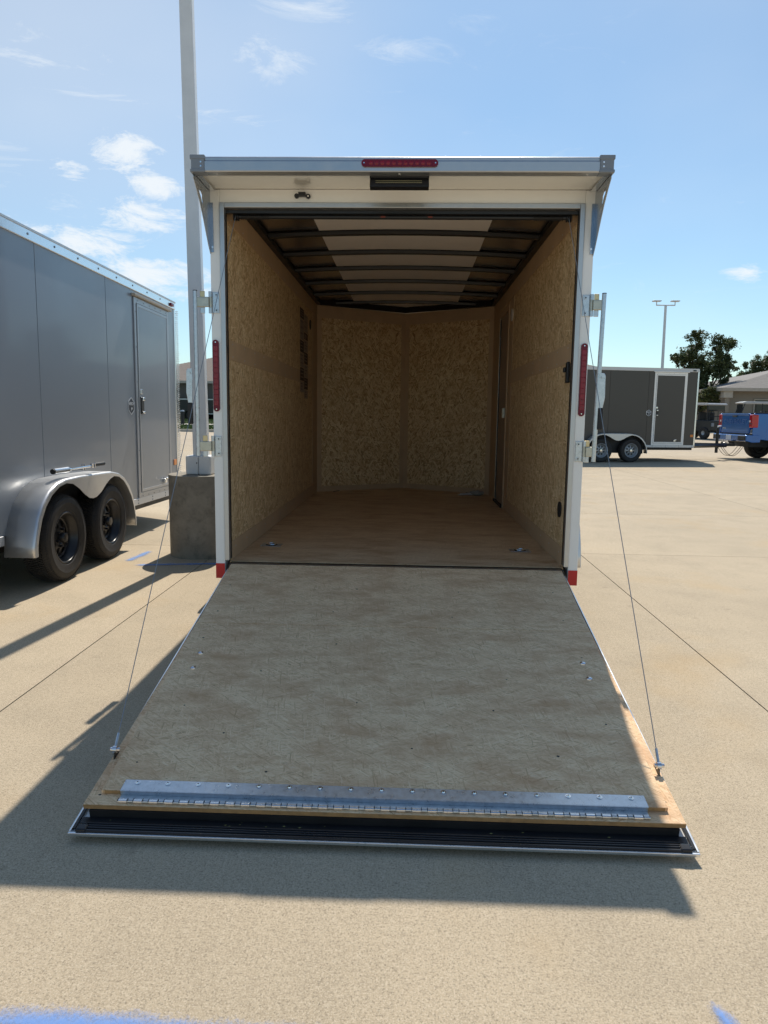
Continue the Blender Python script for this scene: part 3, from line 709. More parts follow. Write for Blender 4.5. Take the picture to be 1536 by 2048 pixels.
        bd = MB().prism(hexpoly(.150, .185), M_, .002).build('badge', M_badge, t)
        MB().prism(hexpoly(.128, .160), FR((.0036, by, bz), (0, 1, 0), (0, 0, 1)), .0008).build('badge_field', M_navy, bd)
        text_obj('badge_lettering', 'ARROW', .046, M_badge, bd, FR((.0052, by, bz+.022), (0, 1, 0), (0, 0, 1)), .0005, .0012, .25, xs=.92)
        # small running-horse style emblem under the word, plain shape
        em = MB().prism([(-.022, -.05), (-.006, -.026), (-.012, -.016), (.006, -.004), (.026, -.012), (.03, -.028), (.018, -.022), (.012, -.036), (.006, -.026), (-.004, -.034)], FR((.0048, by, bz-.008), (0, 1, 0), (0, 0, 1)), .0008)
        em.build('badge_emblem', M_badge, bd)
    MB().box(.001, .010, y_front-.15, y_front-.055, .74, .81).build('marker_reflector', M_orange, t, .003)
    MB().box(.014, .035, y_front-.20, y_front-.10, zt-.07, zt-.03).build('marker_light', M_red_lens if detail else M_blackg, t, .01)
    fender(t, 0.0, .225, yc, fendm); fender(t, -W, -W-.225, yc, fendm)
    for yy in (-ws, ws):
        wheel(t, (.110, yc+yy, .345+dz(yc+yy)), 1, rimm); wheel(t, (-W-.11, yc+yy, .345+dz(yc+yy)), -1, rimm)
    if tongue:
        tg = MB()
        for s_ in (-1, 1): tg.tube([(-W/2+s_*.75, y_front+.05, .46), (-W/2+s_*.05, y_front+nose+1.15, .46)], .06, 4)
        tg.box(-W/2-.06, -W/2+.06, y_front+nose+1.05, y_front+nose+1.45, .43, .52)
        to = tg.build('tongue', M_blackp, t)
        jk = MB(); jk.tube([(-W/2, y_front+nose+.85, .22), (-W/2, y_front+nose+.85, 1.0)], .045, 12); jk.build('jack', M_blackp, t, smooth=True)
        MB().tube([(-W/2, y_front+nose+.85, 1.005), (-W/2, y_front+nose+.85, 1.05), (-W/2+.15, y_front+nose+.85, 1.07)], .02, 8).build('jack_handle', M_alu_b, t, smooth=True)
        ch = MB()
        for s_ in (-.12, 0.05, .16):
            pts = [(-W/2+s_, y_front+nose+.95+q*.09, .43-.30*math.sin(math.pi*min(1, q/8))) for q in range(9)]
            ch.tube(pts, .008, 5)
        ch.build('safety_chain', M_blackp, t, smooth=True)
    return t

TL = 0.0135
trailer('grey_trailer', 'grey enclosed tandem-axle trailer with side door and silver fender at the left edge', (-2.82, 0, 0), 0, -TL, M_grey, M_fender, M_blackg,
        -.35, 4.66, 1.745, (3.345, 4.40, .455, 2.555), [.14, 1.41, 2.68, 3.95], zt=2.705, zb=.385, dz=lambda y: .0135*y+.0, ws=.425)
# local origin of the charcoal trailer: right side plane, Y along its heading
dd = R(11.5)
hx, hy = math.cos(dd), math.sin(dd)
ox, oy = 5.93-hy*.21, 16.6+hx*.21
trailer('charcoal_trailer', 'charcoal enclosed trailer with white door frame hitched behind the blue truck', (ox, oy, 0), dd-math.pi/2, 0, M_charcoal, M_fender_w, M_steelwheel,
        -2.2, 2.66, 0.10, (1.27, 2.30, .50, 2.60), [-1.4, -.1, 1.1], zt=2.715, zb=.43, detail=False, tongue=True, ws=.463)
trailer('black_trailer', 'low black enclosed trailer parked on the lawn before the taupe building', (-21.4, 57.0, ground_z(57)+.1), -math.pi/2, 0, M_blackp, M_blackp, M_blackg,
        -2.4, 9.5, 3.0, None, [1.0, 4.0, 7.0], zt=1.75, zb=.45, detail=False, ws=.45, group='enclosed trailers')

# ------------------------------------------------------------------ tools on the grey trailer's fender
tw = thing('torque_wrench', 'chrome torque wrench with knurled silver grip lying on the grey trailer fender', 'tool', (-2.66, 1.25, .846))
tw.rotation_euler = (0, 0, R(-6)); tw.scale = (1.18, 1.12, 1.18)
MB().tube([(0, 0, .022), (0, .17, .022)], .020, 18).build('grip', M_alu_b, tw, .003, True)
MB().tube([(0, -.012, .022), (0, -.001, .022)], .017, 18).build('end_cap', M_black, tw, smooth=True)
MB().tube([(0, .17, .022), (0, .20, .022), (0, .21, .022), (0, .50, .026)], [.013, .013, .008, .008], 14).build('shaft', M_chrome, tw, smooth=True)
MB().tube([(0, .50, .012), (0, .50, .044)], .020, 18).build('ratchet_head', M_chrome, tw, .003, True)
lw = thing('breaker_bar', 'black handled wrench bar lying beside the torque wrench on the fender', 'tool', (-2.70, 1.62, .843))
MB().tube([(0, 0, .01), (.03, .16, .012)], .007, 10).build('shaft', M_blackg, lw, smooth=True)
MB().tube([(.03, .16, .014), (.045, .36, .032)], [.009, .009], 10).build('neck', M_blackg, lw, smooth=True)
MB().tube([(.045, .34, .030), (.055, .50, .030)], .017, 16).build('handle', M_black, lw, .003, True)
MB().tube([(.03, .16, 0), (.03, .16, .05)], .016, 14).build('socket', M_chrome, lw, smooth=True)

# ------------------------------------------------------------------ the open white trailer
TR = thing('open_cargo_trailer', 'white enclosed cargo trailer seen from behind with its rear ramp lowered and empty wooden interior', 'trailer', (0, 0, 0))
TR.rotation_euler = (-.0068, 0, 0)
T = TR; D = 4.02; NS = .62; XW = .99; ZF = .464; ZC = 2.558
# outer shell
for s in (-1, 1):
    box('side_skin', M_white, T, min(s*1.055, s*1.067), max(s*1.055, s*1.067), .081, D+.02, .45, 2.60)
    box('frame_post', M_white, T, min(s*1.0105, s*1.067), max(s*1.0105, s*1.067), 0, .08, .366, 2.573, .004)
    box('door_trim', M_alu, T, min(s*.983, s*1.0100), max(s*.983, s*1.0100), -.010, .03, .476, 2.502, .003)
    box('top_rail', M_alu_b, T, min(s*1.0676, s*1.078), max(s*1.0676, s*1.078), -.25, D, 2.56, 2.635, .004)
    box('bottom_rail', M_alu_m, T, min(s*1.02, s*1.075), max(s*1.02, s*1.075), .09, D, .39, .449, .004)
    MB().prism([(s*1.063, D+.02), (s*1.05, D+.02), (0, D+NS+.06), (0, D+NS+.075)], Matrix.Translation((0, 0, .45)), 2.15).build('nose_skin', M_white, T)
    box('red_reflector_tape', M_reflect, T, min(s*1.013, s*1.0665), max(s*1.013, s*1.0665), -.0035, -.0005, .366, .455)
    # rubber door seal and board edge seen inside the opening
    box('door_seal', M_black, T, min(s*.984, s*.992), max(s*.984, s*.992), .032, .060, .478, 2.47, .002)
box('header', M_white, T, -1.0100, 1.0100, .001, .08, 2.5025, 2.5735, .002)
box('door_trim', M_alu, T, -.983, .983, -.010, .03, 2.474, 2.502, .003)
box('underfloor_frame', M_black, T, -1.0, 1.0, .02, D, .33, .44)
box('sill', M_blackp, T, -.982, .982, -.035, .03, .432, .462, .003)
# floor
fl = MB().prism([(-XW, .031), (XW, .031), (XW, D), (0, D+NS), (-XW, D)], Matrix.Translation((0, 0, .442)), ZF-.442).build('floor_board', M_osb_floor, T)
# wall boards: lower and upper sheets, jointed at 2.2 m
def wall_boards(s):
    segs = [(.062, 2.198), (2.202, D)] if s < 0 else [(.062, 2.128), (2.132, 2.74)]
    for a, b in segs:
        for z0, z1 in ((ZF, 1.6995), (1.7005, ZC)):
            box('wall_board', M_osb_wall, T, min(s*.990, s*1.002), max(s*.990, s*1.002), a, b, z0, z1, .001)
wall_boards(-1); wall_boards(1)
box('wall_board', M_osb_wall, T, .990, 1.002, 3.47, D, ZF, ZC); box('wall_board', M_osb_wall, T, .990, 1.002, 2.745, 3.465, 2.40, ZC)
for s in (-1, 1):
    X0, X1 = min(s*.9865, s*.9898), max(s*.9865, s*.9898)
    ymax = D-.002 if s < 0 else 2.74
    box('mid_strip', M_ply, T, X0, X1, .063, ymax, 1.652, 1.765)
    box('base_strip', M_ply, T, X0, X1, .063, ymax, ZF+.001, .575)
    box('top_strip', M_ply, T, X0, X1, .063, D-.002, 2.425, ZC)
    if s > 0:
        box('corner_strip', M_ply, T, X0, X1, 3.50, D-.002, ZF, 2.42)
        box('post_strip', M_ply, T, X0, X1, 2.50, 2.74, .58, 1.65); box('post_strip', M_ply, T, X0, X1, 2.50, 2.74, 1.77, 2.42)
    else:
        box('corner_strip', M_ply, T, X0, X1, 3.62, D-.002, .58, 1.65); box('corner_strip', M_ply, T, X0, X1, 3.62, D-.002, 1.77, 2.42)
# front V wall
for s in (-1, 1):
    A = Vector((s*XW, D, 0)); Bc = Vector((0, D+NS, 0)); u = (Bc-A).normalized(); Ln = (Bc-A).length
    Mx = FR(A, u, (0, 0, 1))
    bo = MB().box(0, Ln, ZF, ZC, -.006, .006).mesh('front_board', M_osb_front)
    me = MB().box(0, Ln, 0, ZC-ZF, -.006, .006).mesh('front_board', M_osb_front)
    o = link('front_board', me, T); o.matrix_local = Mx @ Matrix.Translation((0, ZF, 0))
    # texture runs in the board's own plane (its local XY)
    o.data.materials.clear(); o.data.materials.append(M_osb_front)
    zz = .0075 if s < 0 else -.0075
    def fs(name, a0, a1, z0, z1):
        b = MB(); w0, w1 = (.0065, .0095)
        if s < 0: pass
        v = []
        return MB().box(a0, a1, z0, z1, w0 if Mx.col[2][1] < 0 else -w1, w1 if Mx.col[2][1] < 0 else -w0, M=Mx).build(name, M_ply, T)
    fs('corner_strip', 0, .055, ZF+.002, ZC); fs('centre_strip', Ln-.062, Ln, ZF+.002, ZC)
    fs('head_strip', .056, Ln-.063, 2.425, ZC); fs('base_strip', .056, Ln-.063, ZF+.002, .525)
# side door seen from inside
dr = box('side_door', M_inner_door, T, .990, 1.004, 2.80, 3.42, .49, 2.34)
for a in ((2.745, 2.798), (3.422, 3.468)): box('door_jamb', M_ply, T, .978, 1.004, a[0], a[1], ZF, 2.40)
box('door_jamb', M_ply, T, .978, 1.004, 2.80, 3.42, 2.345, 2.40)
box('door_edge', M_alu_b, dr, .980, .9895, 3.395, 3.408, .50, 2.33); box('door_seal', M_black, dr, .982, .9895, 3.375, 3.392, .50, 2.33)
box('door_threshold', M_black, dr, .965, .9895, 2.80, 3.42, .466, .489)
box('inner_latch', M_zinc, dr, .960, .989, 2.84, 2.90, 1.335, 1.43, .004)
# ceiling: roof skin, liner, bows, coves
def arc_z(x, side, mid): return side+(mid-side)*(1-(x/XW)**2)
RS, RM = 2.600, 2.632
def arc_sheet(name, m, x0, x1, y0, y1, dz, th=.002, n=18):
    b = MB(); vs = []; fs = []
    for i in range(n+1):
        x = x0+(x1-x0)*i/n; z = arc_z(x, RS, RM)+dz
        for y in (y0, y1-NS*min(1, abs(x)/1.06)):
            vs += [(x, y, z), (x, y, z+th)]
    for i in range(n):
        a = i*4; c = a+4; fs += [(a, c, c+2, a+2), (a+1, a+3, c+3, c+1), (a, a+1, c+1, c), (a+2, c+2, c+3, a+3)]
    return b.add(vs, fs).build(name, m, T, smooth=True)
arc_sheet('roof_skin', M_roofskin, -1.05, 1.05, .08, D+NS, 0)
arc_sheet('roof_top', M_alu_m, -1.066, 1.066, -.30, D+NS+.05, .006)
ln_ = arc_sheet('roof_liner', M_liner, -.585, .585, .08, D+NS, -.006)
for k, y in enumerate((.475, 1.085, 1.677, 2.27, 2.88, 3.50, 4.12)):
    hw = XW if y < D else XW*(D+NS-y)/NS
    b = MB(); vs = []; fs = []; n = 20; y0, y1 = y-.028, y+.028
    for i in range(n+1):
        x = -hw+2*hw*i/n; zt_ = arc_z(x, RS, RM)-.0065; zb_ = zt_-.026
        vs += [(x, y0-.014, zt_), (x, y0, zt_-.004), (x, y0+.004, zb_), (x, y1-.004, zb_), (x, y1, zt_-.004), (x, y1+.014, zt_)]
    for i in range(n):
        for j in range(6): a = i*6+j; a2 = i*6+(j+1) % 6; fs.append((a, a2, a2+6, a+6))
    b.add(vs, fs).build('roof_bow', M_blackp, T, smooth=True, ang=25)
for s in (-1, 1):
    box('roof_cove', M_blackp, T, min(s*.945, s*.992), max(s*.945, s*.992), .082, D-.001, ZC+.001, 2.594, .004)
    A = Vector((s*XW, D-.03, 0)); Bc = Vector((0, D+NS-.03, 0)); u = (Bc-A).normalized(); Ln = (Bc-A).length
    Mx = FR(A, u, (0, 0, 1))
    MB().box(0, Ln, ZC+.002, 2.632, -.02, .02, M=Mx).build('front_cove', M_blackp, T)
# torsion spring tube with cable reels under the header
st = MB().tube([(-.93, .075, 2.447), (.93, .075, 2.447)], .013, 12).build('spring_tube', M_blackp, T, smooth=True)
for s in (-1, 1):
    for k in range(3): MB().cyl((s*(.925+.012*k), .075, 2.447), 'X', .024, .004, 24).build('cable_reel', M_blackp, st, smooth=True)
    sp = [(s*(.74+.0055*q*.5), .075+.017*math.cos(q*1.57), 2.447+.017*math.sin(q*1.57)) for q in range(60)]
    MB().tube(sp, .003, 4).build('torsion_spring', M_blackp, st, smooth=True)
for x in (-.10, .165): box('red_clip', M_clip, st, x-.013, x+.013, .060, .070, 2.441, 2.450)
box('head_jamb', M_blackp, T, -.982, .982, .032, .060, 2.455, 2.474)
scw = MB().cyl((0, 0, 0), 'X', .0045, .0015, 8).mesh('screw', M_alu_m)
for s in (-1, 1):
    for q in range(9):
        for z in (1.672, 1.745, .535, 2.45):
            w_ = link('screw', scw, T); w_.location = (s*.9862-(.0010 if s > 0 else .0004), .16+q*.30, z)
# small hardware inside
vm = MB().cyl((-.9885, 3.46, 2.275), 'X', .05, .006, 24).build('roof_vent', M_black, T, smooth=True)
MB().cyl((.9885, .190, .790), 'X', .048, -.006, 28).build('side_vent', M_black, T, smooth=True)
MB().cyl((.9885, 2.56, 2.265), 'X', .055, -.012, 28).build('dome_light', simple('lamp_plastic', (.7, .65, .6), .4), T, .003, True)
bk = MB().box(.968, .9895, .085, .125, 1.54, 1.66); bk.box(.955, .968, .10, .135, 1.60, 1.63); bk.build('strap_bracket', M_blackp, T, .006)
# recessed floor rings
for x, y in ((-.845, .575), (.815, .548)):
    pan = MB(); pan.lathe([(.030, 0), (.040, .003), (.055, .003)], FR((x, y, ZF+.0008), (0, 0, 1), (0, 1, 0)), 28)
    pl = [(-.065, -.045), (.065, -.045), (.065, .045), (-.065, .045)]
    pn = MB().box(x-.068, x+.068, y-.048, y+.048, ZF+.0005, ZF+.003).build('floor_ring_pan', M_galv, T, .001)
    MB().cyl((x, y, ZF+.0032), 'Z', .040, .0006, 28).build('pan_recess', M_black, pn)
    ring = [(x+.030*math.cos(a), y+.030*math.sin(a), ZF+.009) for a in [2*math.pi*q/24 for q in range(25)]]
    MB().tube(ring, .005, 8, False).build('lashing_ring', M_alu_b, pn, smooth=True)
# warning stickers, two columns
rnd = random.Random(4)
cols = [(2.765, 3.01), (3.025, 3.27)]
for ci, (y0, y1) in enumerate(cols):
    z = 2.36 if ci == 0 else 2.335
    for k in range(7):
        h = (.10, .20, .12, .14, .13, .11, .12)[k] if ci == 0 else (.18, .07, .12, .12, .13, .12, .09)[k]
        if z-h < 1.47: break
        dark = (k+ci) % 2 == 0
        st_ = box('warning_sticker', M_stk_d if dark else M_stk_w, T, -.9863, -.9858, y0, y1, z-h, z-.006)
        n = 3
        for q in range(n):
            zz = z-.02-q*(h-.03)/n
            box('sticker_print', M_stk_w if dark else M_stk_p, st_, -.9857, -.9853, y0+.03, y1-.03-rnd.random()*.08, zz-.012, zz-.004)
        z -= h
# spoiler: fascia bar, corner caps, soffit, brackets with cut-outs
YB = -.32
fb = MB(); fb.add([(-1.0, YB, 2.5650), (1.0, YB, 2.5650), (1.0, YB+.004, 2.5600), (-1.0, YB+.004, 2.5600)], [(0, 1, 2, 3)])
fasc = MB()
prof = [(YB+.004, 2.561), (YB, 2.567), (YB, 2.612), (YB+.003, 2.618), (YB+.003, 2.630), (YB+.010, 2.638), (YB+.04, 2.640), (YB+.04, 2.630), (YB+.012, 2.626), (YB+.012, 2.573), (YB+.06, 2.567), (YB+.06, 2.561)]
fasc.prism(prof, Matrix(((0, 0, 1, -1.0), (1, 0, 0, 0), (0, 1, 0, 0), (0, 0, 0, 1))), 2.0)
fasc.build('spoiler_fascia', M_alu, T, .0015)
MB().add([(-1.054, YB+.061, 2.564), (1.054, YB+.061, 2.564), (1.054, -.0005, 2.5740), (-1.054, -.0005, 2.5740), (-1.054, YB+.061, 2.569), (1.054, YB+.061, 2.569), (1.054, -.0005, 2.579), (-1.054, -.0005, 2.579)], [(0, 3, 2, 1), (4, 5, 6, 7), (0, 1, 5, 4), (2, 3, 7, 6), (0, 4, 7, 3), (1, 2, 6, 5)]).build('spoiler_soffit', simple('cream_soffit', (.84, .81, .73), .14, var=.02, coat=.8), T)
for s in (-1, 1):
    cp = box('corner_cap', M_cap, T, min(s*1.0005, s*1.070), max(s*1.0005, s*1.070), YB-.004, YB+.06, 2.563, 2.641, .006)
    box('cap_band', M_cap, cp, min(s*.998, s*1.074), max(s*.998, s*1.074), YB-.007, YB+.06, 2.622, 2.643, .003)
    box('cap_band', M_cap, cp, min(s*.998, s*1.074), max(s*.998, s*1.074), YB-.007, YB+.06, 2.559, 2.574, .003)
    for z in (2.588, 2.608): MB().cyl((s*1.018, YB-.004, z), 'Y', .0045, -.002, 10).build('rivet', M_alu_b, cp, smooth=True)
    # gusset in the YZ plane
    outer = [(0, 0), (-.305, 0), (-.30, -.022), (-.25, -.060), (-.19, -.115), (-.13, -.185), (-.08, -.25), (-.04, -.30), (-.004, -.335), (0, -.335)]
    h1 = [(-.205, -.048), (-.185, -.052), (-.178, -.043), (-.165, -.055), (-.150, -.062), (-.152, -.082), (-.142, -.098), (-.150, -.108), (-.168, -.088), (-.182, -.074), (-.200, -.066), (-.21, -.056)]
    h2 = [(-.160, -.112), (-.140, -.118), (-.118, -.150), (-.110, -.175), (-.122, -.156), (-.142, -.130)]
    h3 = [(-.130, -.108), (-.112, -.122), (-.096, -.160), (-.094, -.180), (-.104, -.160), (-.120, -.130)]
    Mg = FR((s*1.064, -.0005, 2.560), (0, 1, 0), (0, 0, 1))
    plate_with_holes('spoiler_bracket', outer, [h1, h2, h3], .003, Mg, M_steel_d, T)
    box('bracket_flange', M_steel_d, T, min(s*1.046, s*1.0655), max(s*1.046, s*1.0655), -.0055, -.0025, 2.235, 2.500)
    MB().cyl((s*1.052, -.0055, 2.262), 'Y', .006, -.004, 10).build('bolt', M_chrome, T, smooth=True)
    box('soffit_angle', M_alu_b, T, min(s*1.03, s*1.060), max(s*1.03, s*1.060), YB+.062, -.006, 2.5605, 2.5635)
for x in (-.945, -.005, .945): MB().cyl((x, YB+.035, 2.561), 'Z', .006, -.003, 10).build('screw', M_chrome, T, smooth=True)
# oval lights
def oval(cx_, cz_, w, h, vertical, y, n_led):
    pts = []
    L_, r_ = (h, w/2) if vertical else (w, h/2)
    for q in range(25): a = math.pi*q/24; pts.append((r_*math.cos(a), L_/2-r_+r_*math.sin(a)))
    for q in range(25): a = math.pi+math.pi*q/24; pts.append((r_*math.cos(a), -(L_/2-r_)+r_*math.sin(a)))
    if not vertical: pts = [(b, a) for a, b in pts]
    nm = 'tail_light' if vertical else 'brake_light'
    lo = MB().prism([(cx_+a, cz_+b) for a, b in pts], Matrix(((1, 0, 0, 0), (0, 0, 1, y-.010), (0, 1, 0, 0), (0, 0, 0, 1))), .0095).build(nm, M_red_lens, T, .004, smooth=False, seg=3)
    for q in range(n_led):
        f_ = (q-(n_led-1)/2)*(L_*.83/n_led)
        c = (cx_, y-.010, cz_+f_) if vertical else (cx_+f_, y-.010, cz_)
        if vertical:
            MB().box(c[0]-w*.36, c[0]+w*.36, y-.0125, y-.0095, c[2]-L_*.036, c[2]+L_*.036).build('lens_facet', M_red_lens2, lo, .0015)
        else:
            MB().cyl(c, 'Y', h*.30, -.0022, 16, h*.20).build('lens_facet', M_red_lens2, lo, smooth=True)
    for e in (-1, 1):
        f_ = e*(L_/2-r_*.75)
        c = (cx_, y-.010, cz_+f_) if vertical else (cx_+f_, y-.010, cz_)
        MB().cyl(c, 'Y', .0035, -.002, 8).build('screw', M_chrome, lo, smooth=True)
oval(-.003, 2.602, .388, .036, False, YB, 11)
oval(-1.0440, 1.552, .036, .405, True, 0, 11); oval(1.0420, 1.552, .036, .405, True, 0, 11)
# LED load light
M_led = simple('led_chip', (.55, .48, .25), .4)
M_ = Matrix.Translation((-.005, -.235, 2.530)) @ Matrix.Rotation(R(-18), 4, 'X')
lb = MB().box(-.153, .153, -.018, .018, -.026, .026, M=M_).build('load_light', M_blackg, T, .003)
led = MB()
for q in range(48):
    for r_ in (-1, 1):
        x = -.122+q*.0050; led.box(x, x+.0026, -.0190, -.0182, r_*.005-.0016, r_*.005+.0016, M=M_)
led.build('led_row', M_led, lb)
box('load_light_bracket', M_blackg, lb, -.158, .148, -.262, -.20, 2.553, 2.561)
# door holdback clip on header
hc = MB().box(-.565, -.525, -.028, -.0005, 2.531, 2.552); hc.cyl((-.576, -.004, 2.535), 'Y', .013, -.012, 14); hc.cyl((-.512, -.004, 2.533), 'Y', .013, -.012, 14)
hco = hc.build('hold_clip', M_blackg, T, .003)
MB().cyl((-.512, -.017, 2.533), 'Y', .005, -.002, 10).build('screw', M_chrome, hco)
# bar locks standing open at both sides
for s in (-1, 1):
    xr = 1.150 if s < 0 else 1.118; xl = xr-.034 if s > 0 else xr
    rod = MB().tube([(s*(1.150 if s < 0 else 1.131), -.028, 2.020), (s*(1.150 if s < 0 else 1.118), -.028, 1.094)], .0125, 14).build('lock_rod', M_galv, T, smooth=True)
    MB().cyl((s*(1.150 if s < 0 else 1.131), -.028, 2.0205), 'Z', .0125, .004, 14).build('rod_cap', M_black, rod)
    for z in (1.960, 1.150):
        xx = (1.150 if s < 0 else (1.131 if z > 1.5 else 1.119))
        bp_ = MB().box(min(s*1.020, s*1.0585), max(s*1.020, s*1.0585), -.0060, -.0005, z-.058, z+.058).build('hinge_plate', M_galv, T, .0025)
        for zz in (-.042, .042): 
            MB().cyl((s*1.035, -.006, z+zz), 'Y', .0095, -.004, 12).build('bolt', M_galv, bp_, .001)
            MB().cyl((s*1.035, -.0102, z+zz), 'Y', .0045, -.0006, 6).build('bolt_socket', M_black, bp_)
        MB().tube([(s*1.0680, -.012, z-.060), (s*1.0680, -.012, z-.030)], .010, 12).build('hinge_barrel', M_galv, bp_, smooth=True)
        MB().tube([(s*1.0680, -.012, z+.030), (s*1.0680, -.012, z+.060)], .010, 12).build('hinge_barrel', M_galv, bp_, smooth=True)
        MB().tube([(s*1.0680, -.012, z-.0295), (s*1.0680, -.012, z+.0295)], .0095, 12).build('hinge_barrel', M_zinc, bp_, smooth=True)
        MB().box(min(s*1.072, s*(xx-.010)), max(s*1.072, s*(xx-.010)), -.034, -.020, z-.028, z+.028).build('link_strap', M_zinc, rod, .004)
        xa, xb = s*(xx-.052), s*(xx-.024)
        MB().box(min(xa, xb), max(xa, xb), -.019, -.013, z+.026, z+.062).build('keeper', M_keeper, rod, .004)
        MB().box(min(xa, xb), max(xa, xb), -.019, -.013, z-.062, z-.026).build('keeper', M_galv, rod, .004)
    xh = 1.190 if s < 0 else 1.142
    hd = MB().prism([(-.016, .155), (.010, .155), (.018, .14), (.018, .10), (.020, .02), (.010, -.04), (-.014, -.04), (-.018, .10)], Matrix(((s, 0, 0, s*xh), (0, 0, 1, -.040), (0, 1, 0, 1.435), (0, 0, 0, 1))), .010).build('lock_handle', M_galv, T, .003)
    MB().cyl((s*xh, -.041, 1.567), 'Y', .007, -.004, 12).build('bolt', M_galv, hd)
    MB().box(s*xh-.015, s*xh+.015, -.045, -.020, 1.275, 1.398).build('handle_grip', M_black, hd, .007, label='black rubber grip')
# fender and wheels of the white trailer
MF = M_white
for s in (-1, 1):
    fender(T, s*1.0675, s*1.29, 1.78, M_fender)
    for yy in (-.435, .435): wheel(T, (s*1.18, 1.78+yy, .345+.0068*(1.78+yy)), s, M_blackg)
box('axle_tube', M_black, T, -1.1, 1.1, 1.30, 1.38, .28, .35); box('axle_tube', M_black, T, -1.1, 1.1, 2.17, 2.25, .28, .35)
tg = MB()
for s in (-1, 1): tg.tube([(s*.8, D, .42), (s*.05, D+NS+1.3, .42)], .05, 4)
tg.build('tongue', M_blackp, T)

# ---- ramp: plane through hinge and foot
A0 = Vector((0, -.030, .4545)); A1 = Vector((0, -2.071, .0525+.014))
dv = (A1-A0).normalized()
MR = Matrix(((1, 0, 0, 0), (0, dv.y, -dv.z*-1 if False else 0, 0), (0, 0, 0, 0), (0, 0, 0, 1)))
nv = Vector((1, 0, 0)).cross(dv); nv = nv if nv.z > 0 else -nv
MR = Matrix((Vector((1, 0, 0)), dv, nv)).transposed().to_4x4(); MR.translation = A0
RP = bpy.data.objects.new('ramp_door', None); COL.objects.link(RP); RP.parent = TR
RP.matrix_local = MR
def rbox(name, m, x0, x1, s0, s1, h0, h1, bevel=0, parent=None, label=None):
    return MB().box(x0, x1, s0, s1, h0, h1).build(name, m, parent or RP, bevel, label=label)
L_END = 2.080
rbox('outer_skin', M_white, -.978, .978, .02, L_END-.012, -.058, -.0555)
rbox('foam_core', M_black, -.945, .945, .02, 2.004, -.055, -.0255)
# aluminium edge channels
def wedge(name, m, xa, xb, s0, s1, b0, b1, t0, t1):
    vs = [(x, y, z) for y, zb_, zt_ in ((s0, b0, t0), (s1, b1, t1)) for x, z in ((xa, zb_), (xb, zb_), (xb, zt_), (xa, zt_))]
    return MB().add(vs, [(0, 3, 2, 1), (4, 5, 6, 7), (0, 1, 5, 4), (1, 2, 6, 5), (2, 3, 7, 6), (3, 0, 4, 7)]).build(name, m, RP, .001)
for s in (-1, 1):
    wedge('edge_channel', M_alu_b, min(s*.9775, s*.9838), max(s*.9775, s*.9838), .03, L_END-.008, -.060, -.060, -.013, -.0465)
    wedge('side_seal', M_seal, min(s*.9675, s*.9770), max(s*.9675, s*.9770), .03, 2.06, -.034, -.052, -.0165, -.046)
rbox('end_channel', M_alu_b, -.984, .984, L_END-.0075, L_END+.001, -.060, -.048, .002)
rbox('end_tray', M_blackg, -.965, .965, 2.006, L_END-.008, -.0552, -.050, 0)
for k, (a, b, h) in enumerate(((2.030, 2.038, -.046), (2.042, 2.050, -.044), (2.053, 2.061, -.042), (2.064, 2.074, -.042))):
    rbox('end_seal', M_seal, -.962, .962, a, b, -.0499, h, .003)
for x in (-.945, .945): rbox('seal_corner', M_seal, x-.018, x+.018, 2.045, 2.076, -.0498, -.038, .006)
# boards
rbox('ramp_board', M_osb_ramp, -.966, .966, .010, 1.996, -.025, -.009, .0015)
rbox('board_edge', M_plyedge, -.9655, .9655, 1.9965, 1.9975, -.0245, -.0095)
for a, b in ((-.012, .7465), (.7510, 1.944)):
    wA, wB = (.968, .955) if a < .5 else (.955, .925)
    vs = [(x, y, z) for z in (-.0085, .006) for (x, y) in ((-wA, a), (wA, a), (wB, b), (-wB, b))]
    MB().add(vs, [(0, 3, 2, 1), (4, 5, 6, 7), (0, 1, 5, 4), (1, 2, 6, 5), (2, 3, 7, 6), (3, 0, 4, 7)]).build('ramp_board', M_osb_ramp, RP, .0012)
rbox('board_edge', M_plyedge, -.9155, .9155, 1.9442, 1.9452, -.008, .0055)
box('ramp_hinge', M_blackp, T, -.975, .975, -.045, -.025, .425, .448, .004)
# flap hinge: flat leaf, drop leaf, knuckles, screws
rbox('hinge_leaf', M_galv, -.862, .862, 1.893, 1.9475, .0065, .0090, .0008)
rbox('hinge_web', M_galv, -.860, .860, 1.9478, 1.9495, -.0075, .0088, .0)
rbox('hinge_foot', M_galv, -.858, .858, 1.9497, 1.978, -.0085, -.0062, .0008)
pin = MB().tube([(-.857, 1.982, -.0030), (.857, 1.982, -.0030)], .0042, 8).build('hinge_pin', M_galv, RP, smooth=True)
km = MB().tube([(-.0135, 0, 0), (.0135, 0, 0)], .0062, 10).mesh('hinge_knuckle', M_alu_b, True)
sm2 = MB().box(-.0155, .0155, -.0012, .0012, -.001, .001).mesh('knuckle_slot', M_black)
x = -.84; k = 0
while x < .85:
    q = link('hinge_knuckle', km, pin); q.location = (x, 1.982, -.0030)
    q2 = link('knuckle_slot', sm2, pin); q2.location = (x, 1.9735, -.0055); q2.scale = (1, 1, 1)
    sl = link('knuckle_slot', sm2, pin); sl.location = (x+.0155, 1.981, .0016); sl.rotation_euler = (0, 0, R(90)); sl.scale = (.45, .8, 1)
    sl = link('knuckle_slot', sm2, pin); sl.location = (x-.0155, 1.981, .0016); sl.rotation_euler = (0, 0, R(90)); sl.scale = (.45, .8, 1)
    x += .0503; k += 1
sm3 = MB(); sm3.cyl((0, 0, 0), 'Z', .0088, .0022, 16); sm3.cyl((0, 0, .0021), 'Z', .0062, .0032, 12, .0042); scr = sm3.mesh('screw', M_chrome)
